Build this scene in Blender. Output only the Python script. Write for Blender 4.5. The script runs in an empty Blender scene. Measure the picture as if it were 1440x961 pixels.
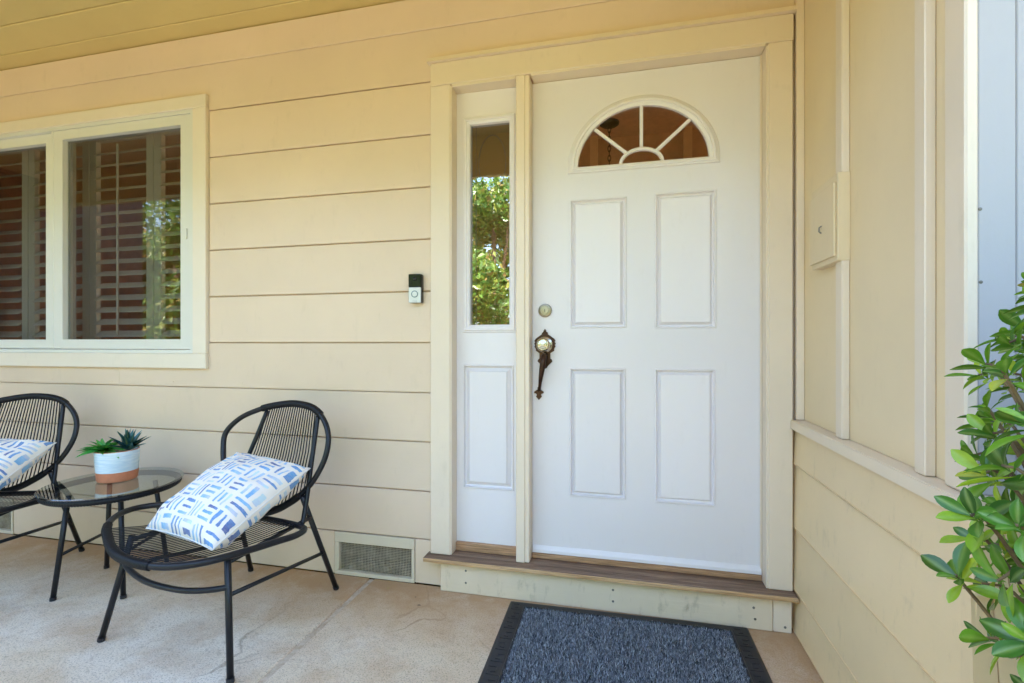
import bpy, bmesh, math, random
from mathutils import Vector, Matrix, noise
R = math.radians
random.seed(7)
scn = bpy.context.scene
COL = scn.collection

# ------------------------------------------------------------------ camera
CAM = Vector((-0.6084, -1.9989, 1.0756)); YAW = 13.224
cd = bpy.data.cameras.new("camera"); cam = bpy.data.objects.new("camera", cd); COL.objects.link(cam)
cam.location = CAM; cam.rotation_euler = (R(90), 0, R(YAW))
cd.sensor_width = 36; cd.lens = 17.08; cd.shift_y = 0.0016; cd.clip_start = 0.02; cd.clip_end = 1000
scn.camera = cam

# ------------------------------------------------------------------ sky, sun, exposure
SUN_EL, SUN_AZ = 50, 15          # the sun stands behind the house, so the porch lies in open shade
w = bpy.data.worlds.new("World"); scn.world = w; w.use_nodes = True
nt = w.node_tree; nt.nodes.clear()
sky = nt.nodes.new("ShaderNodeTexSky"); sky.sky_type = 'NISHITA'; sky.sun_disc = False
sky.sun_elevation = R(SUN_EL); sky.sun_rotation = R(SUN_AZ); sky.air_density = 1.0; sky.dust_density = 2.5; sky.ozone_density = 1.0
bg = nt.nodes.new("ShaderNodeBackground"); bg.inputs[1].default_value = 0.15
wo = nt.nodes.new("ShaderNodeOutputWorld")
nt.links.new(sky.outputs[0], bg.inputs[0]); nt.links.new(bg.outputs[0], wo.inputs[0])
sl = bpy.data.lights.new("sun", 'SUN'); sl.energy = 3.2; sl.angle = R(0.5); sl.color = (1.0, 0.93, 0.83)
so = bpy.data.objects.new("sun", sl); COL.objects.link(so)
sd = Vector((math.sin(R(SUN_AZ))*math.cos(R(SUN_EL)), math.cos(R(SUN_AZ))*math.cos(R(SUN_EL)), math.sin(R(SUN_EL))))
so.rotation_euler = sd.to_track_quat('Z', 'Y').to_euler(); so.location = (0, 8, 12)
vs = scn.view_settings; vs.view_transform = 'Standard'; vs.look = 'None'; vs.exposure = 3.45; vs.gamma = 1; vs.use_curve_mapping = False
scn.cycles.max_bounces = 10; scn.cycles.diffuse_bounces = 6; scn.cycles.transparent_max_bounces = 16; scn.cycles.glossy_bounces = 5
scn.cycles.sample_clamp_indirect = 6.0

# ------------------------------------------------------------------ materials
def newmat(name):
    m = bpy.data.materials.new(name); m.use_nodes = True; n = m.node_tree
    return m, n, n.nodes["Principled BSDF"]
def N(n, t, **kw):
    x = n.nodes.new(t)
    for k, v in kw.items(): setattr(x, k, v)
    return x
def L(n, a, b): n.links.new(a, b)
def coords(n, scale=(1, 1, 1), src="Object"):
    t = N(n, "ShaderNodeTexCoord"); mp = N(n, "ShaderNodeMapping"); mp.inputs["Scale"].default_value = scale
    L(n, t.outputs[src], mp.inputs[0]); return mp.outputs[0]
def tex(n, co, scale, detail=4, rough=.55, dist=0.0):
    t = N(n, "ShaderNodeTexNoise"); t.inputs["Scale"].default_value = scale; t.inputs["Detail"].default_value = detail
    t.inputs["Roughness"].default_value = rough; t.inputs["Distortion"].default_value = dist
    L(n, co, t.inputs["Vector"]); return t.outputs["Fac"]
def ramp(n, fac, stops):
    r = N(n, "ShaderNodeValToRGB"); e = r.color_ramp.elements
    while len(e) < len(stops): e.new(.5)
    for i, (p, c) in enumerate(stops):
        e[i].position = p; e[i].color = (c[0], c[1], c[2], 1)
    L(n, fac, r.inputs[0]); return r.outputs[0]
def mix(n, fac, a, b, mode='MIX'):
    x = N(n, "ShaderNodeMix", data_type='RGBA', blend_type=mode)
    if hasattr(fac, 'node'): L(n, fac, x.inputs[0])
    else: x.inputs[0].default_value = fac
    for s, v in ((6, a), (7, b)):
        if hasattr(v, 'node'): L(n, v, x.inputs[s])
        else: x.inputs[s].default_value = (v[0], v[1], v[2], 1)
    return x.outputs[2]
def math_(n, op, a, b=0.0, c=None):
    x = N(n, "ShaderNodeMath", operation=op)
    for i, v in enumerate((a, b, c)):
        if v is None: continue
        if hasattr(v, 'node'): L(n, v, x.inputs[i])
        else: x.inputs[i].default_value = v
    return x.outputs[0]
def bump(n, b, h, strength=.2, dist=.002):
    x = N(n, "ShaderNodeBump"); x.inputs["Strength"].default_value = strength; x.inputs["Distance"].default_value = dist
    L(n, h, x.inputs["Height"]); L(n, x.outputs[0], b.inputs["Normal"])
def grey(v): return (v, v, v)

def paint(name, col, rough=.45, grain=(1, 1, 1), var=.06, dirt=0.0, bstr=.25):
    m, n, b = newmat(name)
    co = coords(n)
    a = tex(n, co, 1.7, 5, .6)
    c = ramp(n, a, [(.3, [x*(1-var) for x in col]), (.7, [min(1, x*(1+var*.6)) for x in col])])
    oi = N(n, "ShaderNodeObjectInfo")
    rv = math_(n, 'MULTIPLY_ADD', oi.outputs["Random"], .07, .95)
    vv = N(n, "ShaderNodeCombineColor"); [L(n, rv, vv.inputs[i]) for i in range(3)]
    c = mix(n, 1, c, vv.outputs[0], 'MULTIPLY')
    if dirt:
        d = tex(n, coords(n, (1, 1, 1)), 9, 8, .7, .4)
        d2 = tex(n, coords(n, (2.5, 2.5, .5)), 14, 6, .7)
        dm = ramp(n, math_(n, 'MULTIPLY', d, d2), [(.30, grey(0)), (.46, grey(1))])
        c = mix(n, math_(n, 'MULTIPLY', dm, dirt), c, (.26, .20, .12))
    L(n, c, b.inputs["Base Color"])
    g = tex(n, coords(n, grain), 60, 5, .65)
    f = tex(n, coords(n, (1, 1, 1)), 220, 3, .6)
    h = math_(n, 'ADD', g, math_(n, 'MULTIPLY', f, .35))
    h = math_(n, 'ADD', h, math_(n, 'MULTIPLY', tex(n, co, 6, 3, .5), 2.2))
    bump(n, b, h, bstr, .0016)
    b.inputs["Roughness"].default_value = rough
    return m
CREAM = (.755, .600, .452)
M = {}
M['siding'] = paint("siding_paint", CREAM, .42, (.12, 1, 1.4), .05, .10)
M['side'] = paint("side_wall_paint", (.85, .66, .405), .42, (1, .12, 1.4), .06, .25)
M['panel'] = paint("panel_paint", (.78, .635, .42), .5, (1, 1, .2), .05, .08)
M['trim_v'] = paint("trim_paint_upright", (.80, .675, .535), .38, (1.2, 1.2, .12), .05, .12)
M['trim_h'] = paint("trim_paint_level", (.80, .67, .51), .38, (.12, 1.2, 1.2), .05, .10)
M['ceil'] = paint("ceiling_paint", (.68, .525, .21), .5, (.12, 1, 1), .06, .08)
M['white'] = paint("white_door_paint", (.80, .755, .768), .33, (1.1, 1.1, .14), .025, .06, .16)
M['vinyl'] = paint("window_vinyl", (.72, .71, .65), .35, (1, 1, 1), .02, .06, .05)
M['wincase'] = paint("window_casing_paint", (.80, .71, .59), .38, (.3, 1, .3), .03, .08)
M['blue'] = paint("front_panel_paint", (.45, .44, .46), .5, (1, 1, .2), .05, .06)  # near-neutral grey base for the front panels
M['ventw'] = paint("vent_frame_paint", (.72, .63, .48), .5, (.3, 1, .3), .05, .3)
M['riser'] = paint("worn_riser_paint", (.78, .645, .48), .55, (.1, 1, 2), .10, .55, .5)
M['shutter'] = paint("shutter_paint", (.80, .78, .70), .45, (.1, 1, 1), .02, 0, .05)

def wood(name, c1, c2, c3, grain=(.12, 2.2, 2.2), rough=.6):
    m, n, b = newmat(name)
    g = tex(n, coords(n, grain), 16, 8, .7, .6)
    g2 = tex(n, coords(n, (grain[0]*2, grain[1]*6, grain[2]*6)), 40, 4, .7)
    c = ramp(n, g, [(.28, c1), (.5, c2), (.72, c3)])
    c = mix(n, ramp(n, g2, [(.35, grey(.75)), (.6, grey(0))]), c, [x*.35 for x in c1])
    L(n, c, b.inputs["Base Color"]); b.inputs["Roughness"].default_value = rough
    bump(n, b, math_(n, 'ADD', g, g2), .5, .003); return m
M['tread_top'] = wood("weathered_tread_wood", (.10, .062, .042), (.30, .185, .12), (.50, .36, .26))
M['thresh'] = wood("threshold_wood", (.30, .15, .07), (.55, .31, .16), (.66, .43, .26))
M['nose'] = wood("tread_nose_wood", (.50, .28, .13), (.72, .45, .23), (.80, .56, .34))

def simple(name, col, rough=.5, metal=0.0, var=0.0, bscale=0, bstr=.2, coat=0.0):
    m, n, b = newmat(name)
    co = coords(n)
    c = ramp(n, tex(n, co, 25, 5, .6), [(.3, [x*(1-var) for x in col]), (.7, [min(1, x*(1+var)) for x in col])])
    L(n, c, b.inputs["Base Color"]); b.inputs["Roughness"].default_value = rough; b.inputs["Metallic"].default_value = metal
    b.inputs["Coat Weight"].default_value = coat
    if bscale: bump(n, b, tex(n, co, bscale, 4, .6), bstr, .001)
    return m
def _spec(m, v):
    m.node_tree.nodes['Principled BSDF'].inputs['Specular IOR Level'].default_value = v; return m
M['frame'] = simple("black_coated_steel", (.010, .011, .015), .36, 0, .2, 180, .08)
M['cord'] = simple("black_vinyl_cord", (.009, .0095, .012), .42, 0, .2)
_spec(M['frame'], .35); _spec(M['cord'], .25)
M['rubber'] = simple("black_rubber", (.014, .015, .020), .5, 0, .25, 120, .25)
M['bronze'] = simple("oiled_bronze", (.060, .030, .018), .38, .75, .45, 90, .35)
M['nickel'] = simple("worn_nickel", (.60, .55, .45), .22, 1, .12)
M['brass'] = simple("dull_brass_lock", (.30, .26, .19), .3, 1, .15)
M['dark'] = simple("dark_slot", (.02, .018, .015), .7)
M['screen'] = simple("galvanised_mesh", (.50, .43, .31), .5, .0, .25)
M['crawl'] = simple("crawl_space_dirt", (.11, .08, .055), .9, 0, .6, 30, .6)
M['bellblack'] = simple("gloss_black_plastic", (.012, .013, .016), .08, 0, 0)
M['bellsilver'] = simple("satin_silver_plastic", (.68, .69, .70), .32, .3, .02)
M['bellring'] = simple("button_ring_blue", (.16, .24, .30), .3)
M['soil'] = simple("potting_grit", (.42, .36, .30), .9, 0, .5, 200, .8)
M['terra'] = simple("terracotta", (.56, .20, .10), .45, 0, .12, 150, .15)
M['screw'] = simple("screw_head", (.20, .19, .17), .5, .6, .2)
M['twig'] = simple("twig_bark", (.17, .115, .06), .8, 0, .4, 120, .5)
M['roomwall'] = simple("brown_room_wall", (.66, .47, .31), .7, 0, .08)
M['roomceil'] = simple("brown_room_ceiling", (.74, .55, .38), .7, 0, .10)
M['roompost'] = simple("tan_room_trim", (.88, .70, .45), .6, 0, .05)
M['roomfloor'] = simple("room_oak_floor", (.40, .24, .12), .5, 0, .15)
M['iron'] = simple("dark_iron", (.05, .04, .03), .5, .5, .2)
M['tilewhite'] = simple("white_fascia", (.82, .82, .80), .6)
M['stucco'] = simple("grey_stucco", (.16, .15, .14), .9, 0, .08, 60, .4)
M['shingle'] = simple("grey_shingle", (.16, .15, .14), .9, 0, .3, 40, .6)

def glass(name, rim=1.5, tint=(.92, .94, .92), wave=0.0, wscale=20, extra=0.0):
    m, n, b = newmat(name); n.nodes.remove(b)
    out = [x for x in n.nodes if x.type == 'OUTPUT_MATERIAL'][0]
    tr = N(n, "ShaderNodeBsdfTransparent"); tr.inputs[0].default_value = (*tint, 1)
    gl = N(n, "ShaderNodeBsdfGlossy"); gl.inputs["Roughness"].default_value = .0; gl.inputs[0].default_value = (.95, .97, 1, 1)
    fr = N(n, "ShaderNodeFresnel"); fr.inputs[0].default_value = rim
    geo = N(n, "ShaderNodeNewGeometry")      # the far face of a thin pane only lets light through
    f = math_(n, 'MULTIPLY', math_(n, 'ADD', fr.outputs[0], extra), math_(n, 'SUBTRACT', 1.0, geo.outputs["Backfacing"]))
    mx = N(n, "ShaderNodeMixShader"); L(n, f, mx.inputs[0]); L(n, tr.outputs[0], mx.inputs[1]); L(n, gl.outputs[0], mx.inputs[2])
    if wave:
        bp = N(n, "ShaderNodeBump"); bp.inputs["Strength"].default_value = wave; bp.inputs["Distance"].default_value = .002
        L(n, tex(n, coords(n), wscale, 3, .5), bp.inputs["Height"]); L(n, bp.outputs[0], gl.inputs["Normal"]); L(n, bp.outputs[0], fr.inputs["Normal"])
    L(n, mx.outputs[0], out.inputs[0]); return m
M['pane'] = glass("window_glass", 1.5, (.66, .66, .65), 0, 0, .02)
M['etched'] = glass("wavy_sidelight_glass", 1.5, (.34, .35, .34), .05, 22, .26)
M['fanpane'] = glass("fanlight_glass", 1.5, (.95, .93, .90), 0, 0, .03)
M['tabletop'] = glass("table_glass", 1.5, (.72, .76, .74), 0, 0, .10)

# concrete
m, n, b = newmat("stained_concrete"); co = coords(n)
big = tex(n, co, 1.1, 6, .62, .5); mid = tex(n, co, 4.5, 7, .68, .3); fine = tex(n, co, 190, 4, .75)
c = ramp(n, big, [(.28, (.62, .47, .31)), (.42, (.72, .60, .45)), (.56, (.78, .69, .58)), (.72, (.80, .73, .62))])
c = mix(n, ramp(n, mid, [(.45, grey(0)), (.72, grey(.7))]), c, (.50, .32, .18))
c = mix(n, ramp(n, tex(n, co, 2.3, 6, .7, .6), [(.55, grey(0)), (.75, grey(.5))]), c, (.66, .62, .56))
c = mix(n, ramp(n, fine, [(.36, grey(.75)), (.49, grey(0))]), c, (.20, .15, .11))
c = mix(n, ramp(n, tex(n, co, 38, 6, .75), [(.36, grey(.4)), (.46, grey(0))]), c, (.30, .22, .15))
vo = N(n, "ShaderNodeTexVoronoi", feature='DISTANCE_TO_EDGE'); vo.inputs["Scale"].default_value = .9
wob_ = N(n, "ShaderNodeTexNoise"); wob_.inputs["Scale"].default_value = 3.5; wob_.inputs["Detail"].default_value = 8; L(n, co, wob_.inputs["Vector"])
L(n, mix(n, .16, co, wob_.outputs["Color"]), vo.inputs["Vector"])
crack = math_(n, 'MULTIPLY', ramp(n, vo.outputs["Distance"], [(.0, grey(1)), (.0035, grey(0))]), ramp(n, tex(n, co, 1.7, 2), [(.50, grey(0)), (.60, grey(.75))]))
c = mix(n, crack, c, (.20, .14, .09))
c = mix(n, ramp(n, tex(n, co, 75, 3, .8), [(.66, grey(0)), (.72, grey(.5))]), c, (.86, .82, .76))
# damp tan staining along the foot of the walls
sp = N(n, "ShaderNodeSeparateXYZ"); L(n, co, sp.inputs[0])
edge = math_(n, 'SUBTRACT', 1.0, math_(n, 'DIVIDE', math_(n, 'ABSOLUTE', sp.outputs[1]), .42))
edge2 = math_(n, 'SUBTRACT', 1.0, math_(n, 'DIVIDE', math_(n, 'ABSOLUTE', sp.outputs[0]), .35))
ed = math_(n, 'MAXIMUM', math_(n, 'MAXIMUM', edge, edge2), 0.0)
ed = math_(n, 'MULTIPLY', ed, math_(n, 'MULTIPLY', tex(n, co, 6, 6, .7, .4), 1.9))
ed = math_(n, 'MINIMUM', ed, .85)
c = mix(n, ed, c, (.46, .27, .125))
L(n, c, b.inputs["Base Color"]); b.inputs["Roughness"].default_value = .8
bump(n, b, math_(n, 'ADD', math_(n, 'MULTIPLY', mid, .6), fine), .8, .003)
M['concrete'] = m
m, n, b = newmat("joint_mortar"); co = coords(n)
L(n, ramp(n, tex(n, co, 30, 6, .7), [(.3, (.38, .27, .17)), (.6, (.60, .50, .39))]), b.inputs["Base Color"]); b.inputs["Roughness"].default_value = .9
bump(n, b, tex(n, co, 60, 5, .7), .7, .004); M['mortar'] = m

# mat bristles
m, n, b = newmat("mat_bristle"); g = N(n, "ShaderNodeNewGeometry")
L(n, ramp(n, g.outputs["Random Per Island"], [(0, (.04, .045, .055)), (.4, (.17, .185, .22)), (.8, (.37, .395, .45)), (1, (.66, .69, .74))]), b.inputs["Base Color"])
b.inputs["Roughness"].default_value = .45; M['bristle'] = m

# leaves
def leafmat(name, stops, rough=.3, trans=.35, src='obj', tcol=(.35, .6, .06)):
    m, n, b = newmat(name)
    if src == 'obj': rnd = N(n, "ShaderNodeObjectInfo").outputs["Random"]
    else: rnd = N(n, "ShaderNodeNewGeometry").outputs["Random Per Island"]
    c = ramp(n, rnd, stops)
    a = N(n, "ShaderNodeAttribute"); a.attribute_name = "rib"
    c2 = mix(n, math_(n, 'MULTIPLY', a.outputs["Fac"], .45), c, (.42, .55, .16))
    c2 = mix(n, ramp(n, tex(n, coords(n), 60, 4, .6), [(.4, grey(0)), (.75, grey(.25))]), c2, (.03, .09, .02))
    L(n, c2, b.inputs["Base Color"]); b.inputs["Roughness"].default_value = rough
    out = [x for x in n.nodes if x.type == 'OUTPUT_MATERIAL'][0]
    tl = N(n, "ShaderNodeBsdfTranslucent"); L(n, mix(n, .5, c2, tcol), tl.inputs[0])
    mx = N(n, "ShaderNodeMixShader"); mx.inputs[0].default_value = trans
    L(n, b.outputs[0], mx.inputs[1]); L(n, tl.outputs[0], mx.inputs[2]); L(n, mx.outputs[0], out.inputs[0])
    return m
BST = [(0, (.025, .085, .018)), (.3, (.045, .165, .022)), (.58, (.10, .29, .025)), (.80, (.26, .46, .03)), (.94, (.50, .64, .05)), (.975, (.55, .50, .06)), (1, (.35, .18, .06))]
M['leaf'] = leafmat("glossy_shrub_leaf", BST, .2, .32)
M['leafmass'] = leafmat("glossy_shrub_leaf_mass", BST, .22, .32, 'isl')
M['treeleaf'] = leafmat("garden_leaf", [(0, (.03, .075, .015)), (.35, (.075, .17, .025)), (.68, (.15, .28, .04)), (.90, (.34, .36, .07)), (1, (.45, .24, .10))], .35, .3, 'isl')
M['succ1'] = leafmat("bright_green_succulent", [(0, (.04, .36, .08)), (.6, (.10, .58, .11)), (1, (.30, .74, .20))], .35, .15)
M['succ2'] = leafmat("blue_green_succulent", [(0, (.02, .09, .09)), (.6, (.04, .18, .21)), (1, (.09, .30, .40))], .4, .08, 'obj', (.05, .2, .2))
# ground out in the sun
m, n, b = newmat("garden_ground"); co = coords(n)
L(n, ramp(n, tex(n, co, 1.2, 8, .7), [(.35, (.22, .175, .045)), (.55, (.27, .205, .05)), (.75, (.18, .16, .04))]), b.inputs["Base Color"]); b.inputs["Roughness"].default_value = .95
bump(n, b, tex(n, co, 30, 6, .7), .6, .02); M['ground'] = m
# glazed pot
m, n, b = newmat("pale_glaze"); co = coords(n, (1, 1, 9))
c = ramp(n, tex(n, co, 14, 5, .6), [(.35, (.50, .66, .80)), (.6, (.68, .79, .87))])
L(n, c, b.inputs["Base Color"]); b.inputs["Roughness"].default_value = .25; bump(n, b, tex(n, co, 30, 3, .5), .15, .001); M['glaze'] = m
# pillow: basket weave of blue brush strokes on white cotton
m, n, b = newmat("brushstroke_cotton")
t = N(n, "ShaderNodeTexCoord"); s = N(n, "ShaderNodeSeparateXYZ"); L(n, t.outputs["UV"], s.inputs[0])
wob = tex(n, t.outputs["UV"], 9, 3, .6); wob2 = tex(n, t.outputs["UV"], 60, 3, .7)
CELLS = 6.3
U = math_(n, 'MULTIPLY', s.outputs[0], CELLS); V = math_(n, 'MULTIPLY', s.outputs[1], CELLS)
iu = math_(n, 'FLOOR', U); iv = math_(n, 'FLOOR', V); fu = math_(n, 'FRACT', U); fv = math_(n, 'FRACT', V)
par = math_(n, 'MODULO', math_(n, 'ADD', iu, iv), 2.0)
def sel(a, b_): return math_(n, 'ADD', math_(n, 'MULTIPLY', a, par), math_(n, 'MULTIPLY', b_, math_(n, 'SUBTRACT', 1.0, par)))
al = sel(fu, fv); ac = sel(fv, fu)
ac = math_(n, 'ADD', ac, math_(n, 'MULTIPLY', math_(n, 'SUBTRACT', wob, .5), .16))
k3 = math_(n, 'MULTIPLY', ac, 3.0); ik = math_(n, 'FLOOR', k3); fk = math_(n, 'FRACT', k3)
cv = N(n, "ShaderNodeCombineXYZ"); L(n, iu, cv.inputs[0]); L(n, iv, cv.inputs[1]); L(n, ik, cv.inputs[2])
wn = N(n, "ShaderNodeTexWhiteNoise", noise_dimensions='3D'); L(n, cv.outputs[0], wn.inputs["Vector"])
rnd = wn.outputs["Value"]; sc = N(n, "ShaderNodeSeparateColor"); L(n, wn.outputs["Color"], sc.inputs[0])
half = math_(n, 'MULTIPLY_ADD', sc.outputs[1], .11, .165)
half = math_(n, 'ADD', half, math_(n, 'MULTIPLY', math_(n, 'SUBTRACT', wob2, .5), .10))
d1 = math_(n, 'LESS_THAN', math_(n, 'ABSOLUTE', math_(n, 'SUBTRACT', fk, .5)), half)
ln = math_(n, 'MULTIPLY_ADD', sc.outputs[2], .10, .31)
ln = math_(n, 'ADD', ln, math_(n, 'MULTIPLY', math_(n, 'SUBTRACT', wob2, .5), .10))
off = math_(n, 'MULTIPLY', math_(n, 'SUBTRACT', rnd, .5), .10)
d2 = math_(n, 'LESS_THAN', math_(n, 'ABSOLUTE', math_(n, 'ADD', math_(n, 'SUBTRACT', al, .5), off)), ln)
inr = math_(n, 'MULTIPLY', math_(n, 'GREATER_THAN', ac, .02), math_(n, 'LESS_THAN', ac, .98))
mask = math_(n, 'MULTIPLY', math_(n, 'MULTIPLY', d1, d2), inr)
sel_c = math_(n, 'ADD', rnd, math_(n, 'MULTIPLY', math_(n, 'SUBTRACT', al, .5), .35))
sel_c = math_(n, 'ADD', sel_c, math_(n, 'MULTIPLY', math_(n, 'SUBTRACT', tex(n, t.outputs["UV"], 22, 3, .6), .5), .5))
cc = ramp(n, sel_c, [(0.0, (.03, .08, .32)), (.14, (.04, .18, .52)), (.45, (.08, .34, .72)), (.66, (.22, .50, .80)), (.82, (.48, .54, .74)), (.95, (.52, .72, .84))])
den = math_(n, 'MULTIPLY', mask, math_(n, 'MULTIPLY_ADD', wob2, .5, .62)); den = math_(n, 'MINIMUM', den, 1.0)
L(n, mix(n, den, (.88, .83, .77), cc), b.inputs["Base Color"]); b.inputs["Roughness"].default_value = .9
b.inputs["Sheen Weight"].default_value = .2
bump(n, b, math_(n, 'ADD', tex(n, coords(n), 14, 4, .6), math_(n, 'MULTIPLY', tex(n, coords(n), 900, 2, .5), .2)), .35, .006)
M['pillow'] = m

# ------------------------------------------------------------------ mesh helpers
def box(bm, x0, x1, y0, y1, z0, z1, bev=0.0, seg=1):
    g = bmesh.ops.create_cube(bm, size=1)
    vs_ = g['verts']
    for v in vs_:
        v.co.x = x0 if v.co.x < 0 else x1; v.co.y = y0 if v.co.y < 0 else y1; v.co.z = z0 if v.co.z < 0 else z1
    if bev:
        es = list({e for v in vs_ for e in v.link_edges})
        bmesh.ops.bevel(bm, geom=es, offset=bev, segments=seg, affect='EDGES', profile=.5)
    return vs_
def prism(bm, pts, axis, a0, a1):
    """pts: 2-D outline in the two other axes (xz for axis y, yz for x, xy for z), extruded from a0 to a1"""
    def P(p, a): return {'x': (a, p[0], p[1]), 'y': (p[0], a, p[1]), 'z': (p[0], p[1], a)}[axis]
    A = [bm.verts.new(P(p, a0)) for p in pts]; B = [bm.verts.new(P(p, a1)) for p in pts]
    bm.faces.new(A); bm.faces.new(B[::-1]); k = len(pts)
    for i in range(k): bm.faces.new((A[i], B[i], B[(i+1) % k], A[(i+1) % k]))
def plate(bm, outer, holes, y0, y1):
    """a board in the xz plane with holes through it, front face at y0"""
    es = []
    for lp in [outer]+holes:
        v = [bm.verts.new((p[0], y0, p[1])) for p in lp]
        es += [bm.edges.new((v[i], v[(i+1) % len(v)])) for i in range(len(v))]
    r = bmesh.ops.triangle_fill(bm, use_beauty=True, use_dissolve=False, edges=es)
    fs = [f for f in r['geom'] if isinstance(f, bmesh.types.BMFace)]
    e = bmesh.ops.extrude_face_region(bm, geom=fs)
    bmesh.ops.translate(bm, verts=[v for v in e['geom'] if isinstance(v, bmesh.types.BMVert)], vec=(0, y1-y0, 0))
def catmull(pts, closed, per=6):
    P = [Vector(p) for p in pts]; k = len(P); out = []
    rng = range(k) if closed else range(k-1)
    for i in rng:
        if closed: a, b_, c_, d = P[i-1], P[i], P[(i+1) % k], P[(i+2) % k]
        else: a, b_, c_, d = P[max(i-1, 0)], P[i], P[i+1], P[min(i+2, k-1)]
        for j in range(per):
            u = j/per
            out.append(.5*((2*b_)+(c_-a)*u+(2*a-5*b_+4*c_-d)*u*u+(3*b_-a-3*c_+d)*u**3))
    if not closed: out.append(P[-1])
    return out
def tube(bm, pts, r, seg=8, closed=False, cap=True):
    P = [Vector(p) for p in pts]; k = len(P); rings = []; up = None
    for i in range(k):
        if closed: t_ = (P[(i+1) % k]-P[i-1]).normalized()
        else: t_ = (P[min(i+1, k-1)]-P[max(i-1, 0)]).normalized()
        if up is None:
            up = Vector((0, 0, 1)) if abs(t_.z) < .9 else Vector((1, 0, 0))
        x = t_.cross(up).normalized(); y = x.cross(t_).normalized(); up = y
        rr = r[i] if isinstance(r, (list, tuple)) else r
        rings.append([bm.verts.new(P[i]+x*math.cos(2*math.pi*j/seg)*rr+y*math.sin(2*math.pi*j/seg)*rr) for j in range(seg)])
    for i in range(k if closed else k-1):
        a, b_ = rings[i], rings[(i+1) % k]
        for j in range(seg): bm.faces.new((a[j], a[(j+1) % seg], b_[(j+1) % seg], b_[j]))
    if not closed and cap:
        bm.faces.new(rings[0][::-1]); bm.faces.new(rings[-1])
def lathe(bm, prof, cx=0, cy=0, cz=0, axis='z', seg=32, cap0=True, cap1=True):
    rings = []
    for r, h in prof:
        ring = []
        for j in range(seg):
            a = 2*math.pi*j/seg; c, s_ = math.cos(a)*r, math.sin(a)*r
            ring.append(bm.verts.new((cx+c, cy+s_, cz+h) if axis == 'z' else (cx+c, cy+h, cz+s_)))
        rings.append(ring)
    for a, b_ in zip(rings, rings[1:]):
        for j in range(seg): bm.faces.new((a[j], a[(j+1) % seg], b_[(j+1) % seg], b_[j]))
    if cap0: bm.faces.new(rings[0][::-1])
    if cap1: bm.faces.new(rings[-1])
def obj(name, bm, mat, parent=None, smooth=False, loc=None):
    if smooth is not False:
        for f in bm.faces: f.smooth = True
    bmesh.ops.recalc_face_normals(bm, faces=bm.faces)
    me = bpy.data.meshes.new(name); bm.to_mesh(me); bm.free()
    if smooth == 'auto':
        try: me.set_sharp_from_angle(angle=R(40))
        except Exception: pass
    for mm in (mat if isinstance(mat, list) else [mat]): me.materials.append(mm)
    o = bpy.data.objects.new(name, me); COL.objects.link(o)
    if parent: o.parent = parent
    if loc: o.location = loc
    return o
def tag(o, label, cat, group=None, kind=None):
    if label: o['label'] = label
    if cat: o['category'] = cat
    if group: o['group'] = group
    if kind: o['kind'] = kind
    return o
def thing(name, label, cat, loc=(0, 0, 0), rotz=0, group=None):
    o = bpy.data.objects.new(name, None); COL.objects.link(o); o.empty_display_size = .1
    o.location = loc; o.rotation_euler = (0, 0, rotz)
    return tag(o, label, cat, group)
def bx(name, mat, parent, x0, x1, y0, y1, z0, z1, bev=.0025):
    bm = bmesh.new(); box(bm, x0, x1, y0, y1, z0, z1, bev); return obj(name, bm, mat, parent)
def dup(root, label=None):
    r = root.copy(); COL.objects.link(r)
    if label: r['label'] = label
    for ch in root.children:
        c_ = ch.copy(); COL.objects.link(c_); c_.parent = r
        for g in ch.children:
            d = g.copy(); COL.objects.link(d); d.parent = c_
    return r
def to_px(p):
    d = Vector(p)-CAM; a = R(YAW); f = Vector((-math.sin(a), math.cos(a), 0)); r = Vector((math.cos(a), math.sin(a), 0))
    D = d.dot(f)
    if D <= .05: return None
    return 720+683.2*d.dot(r)/D, 482.9-683.2*d.z/D, D

# ------------------------------------------------------------------ setting: porch floor, garden ground
pf = thing('porch_floor', None, None); tag(pf, None, None, None, 'structure')
bx('concrete_slab', M['concrete'], pf, -7, -1.752, -2.9, .02, -.12, 0, .004)
bx('concrete_slab', M['concrete'], pf, -1.728, 3.0, -2.9, .02, -.12, 0, .004)
bm = bmesh.new()
vl = [[bm.verts.new((-1.757+.034*i/5, -2.9+2.92*j/180, -.006+.004*noise.noise((i*.7, j*.35, 3)))) for i in range(6)] for j in range(181)]
for j in range(180):
    for i in range(5): bm.faces.new((vl[j][i], vl[j][i+1], vl[j+1][i+1], vl[j+1][i]))
obj('joint_filler', bm, M['mortar'], pf, True)
bm = bmesh.new(); bmesh.ops.create_grid(bm, x_segments=4, y_segments=4, size=150)
g = obj('garden_ground', bm, M['ground'], None, loc=(0, 0, -.14)); tag(g, None, None, None, 'structure')
bm = bmesh.new(); box(bm, -9, 6, -6.8, -2.93, -.13, -.02); pv = obj('garden_path', bm, simple("pale_paving", (.27, .225, .11), .9, 0, .12, 12, .3), None); tag(pv, None, None, None, 'structure')

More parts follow.
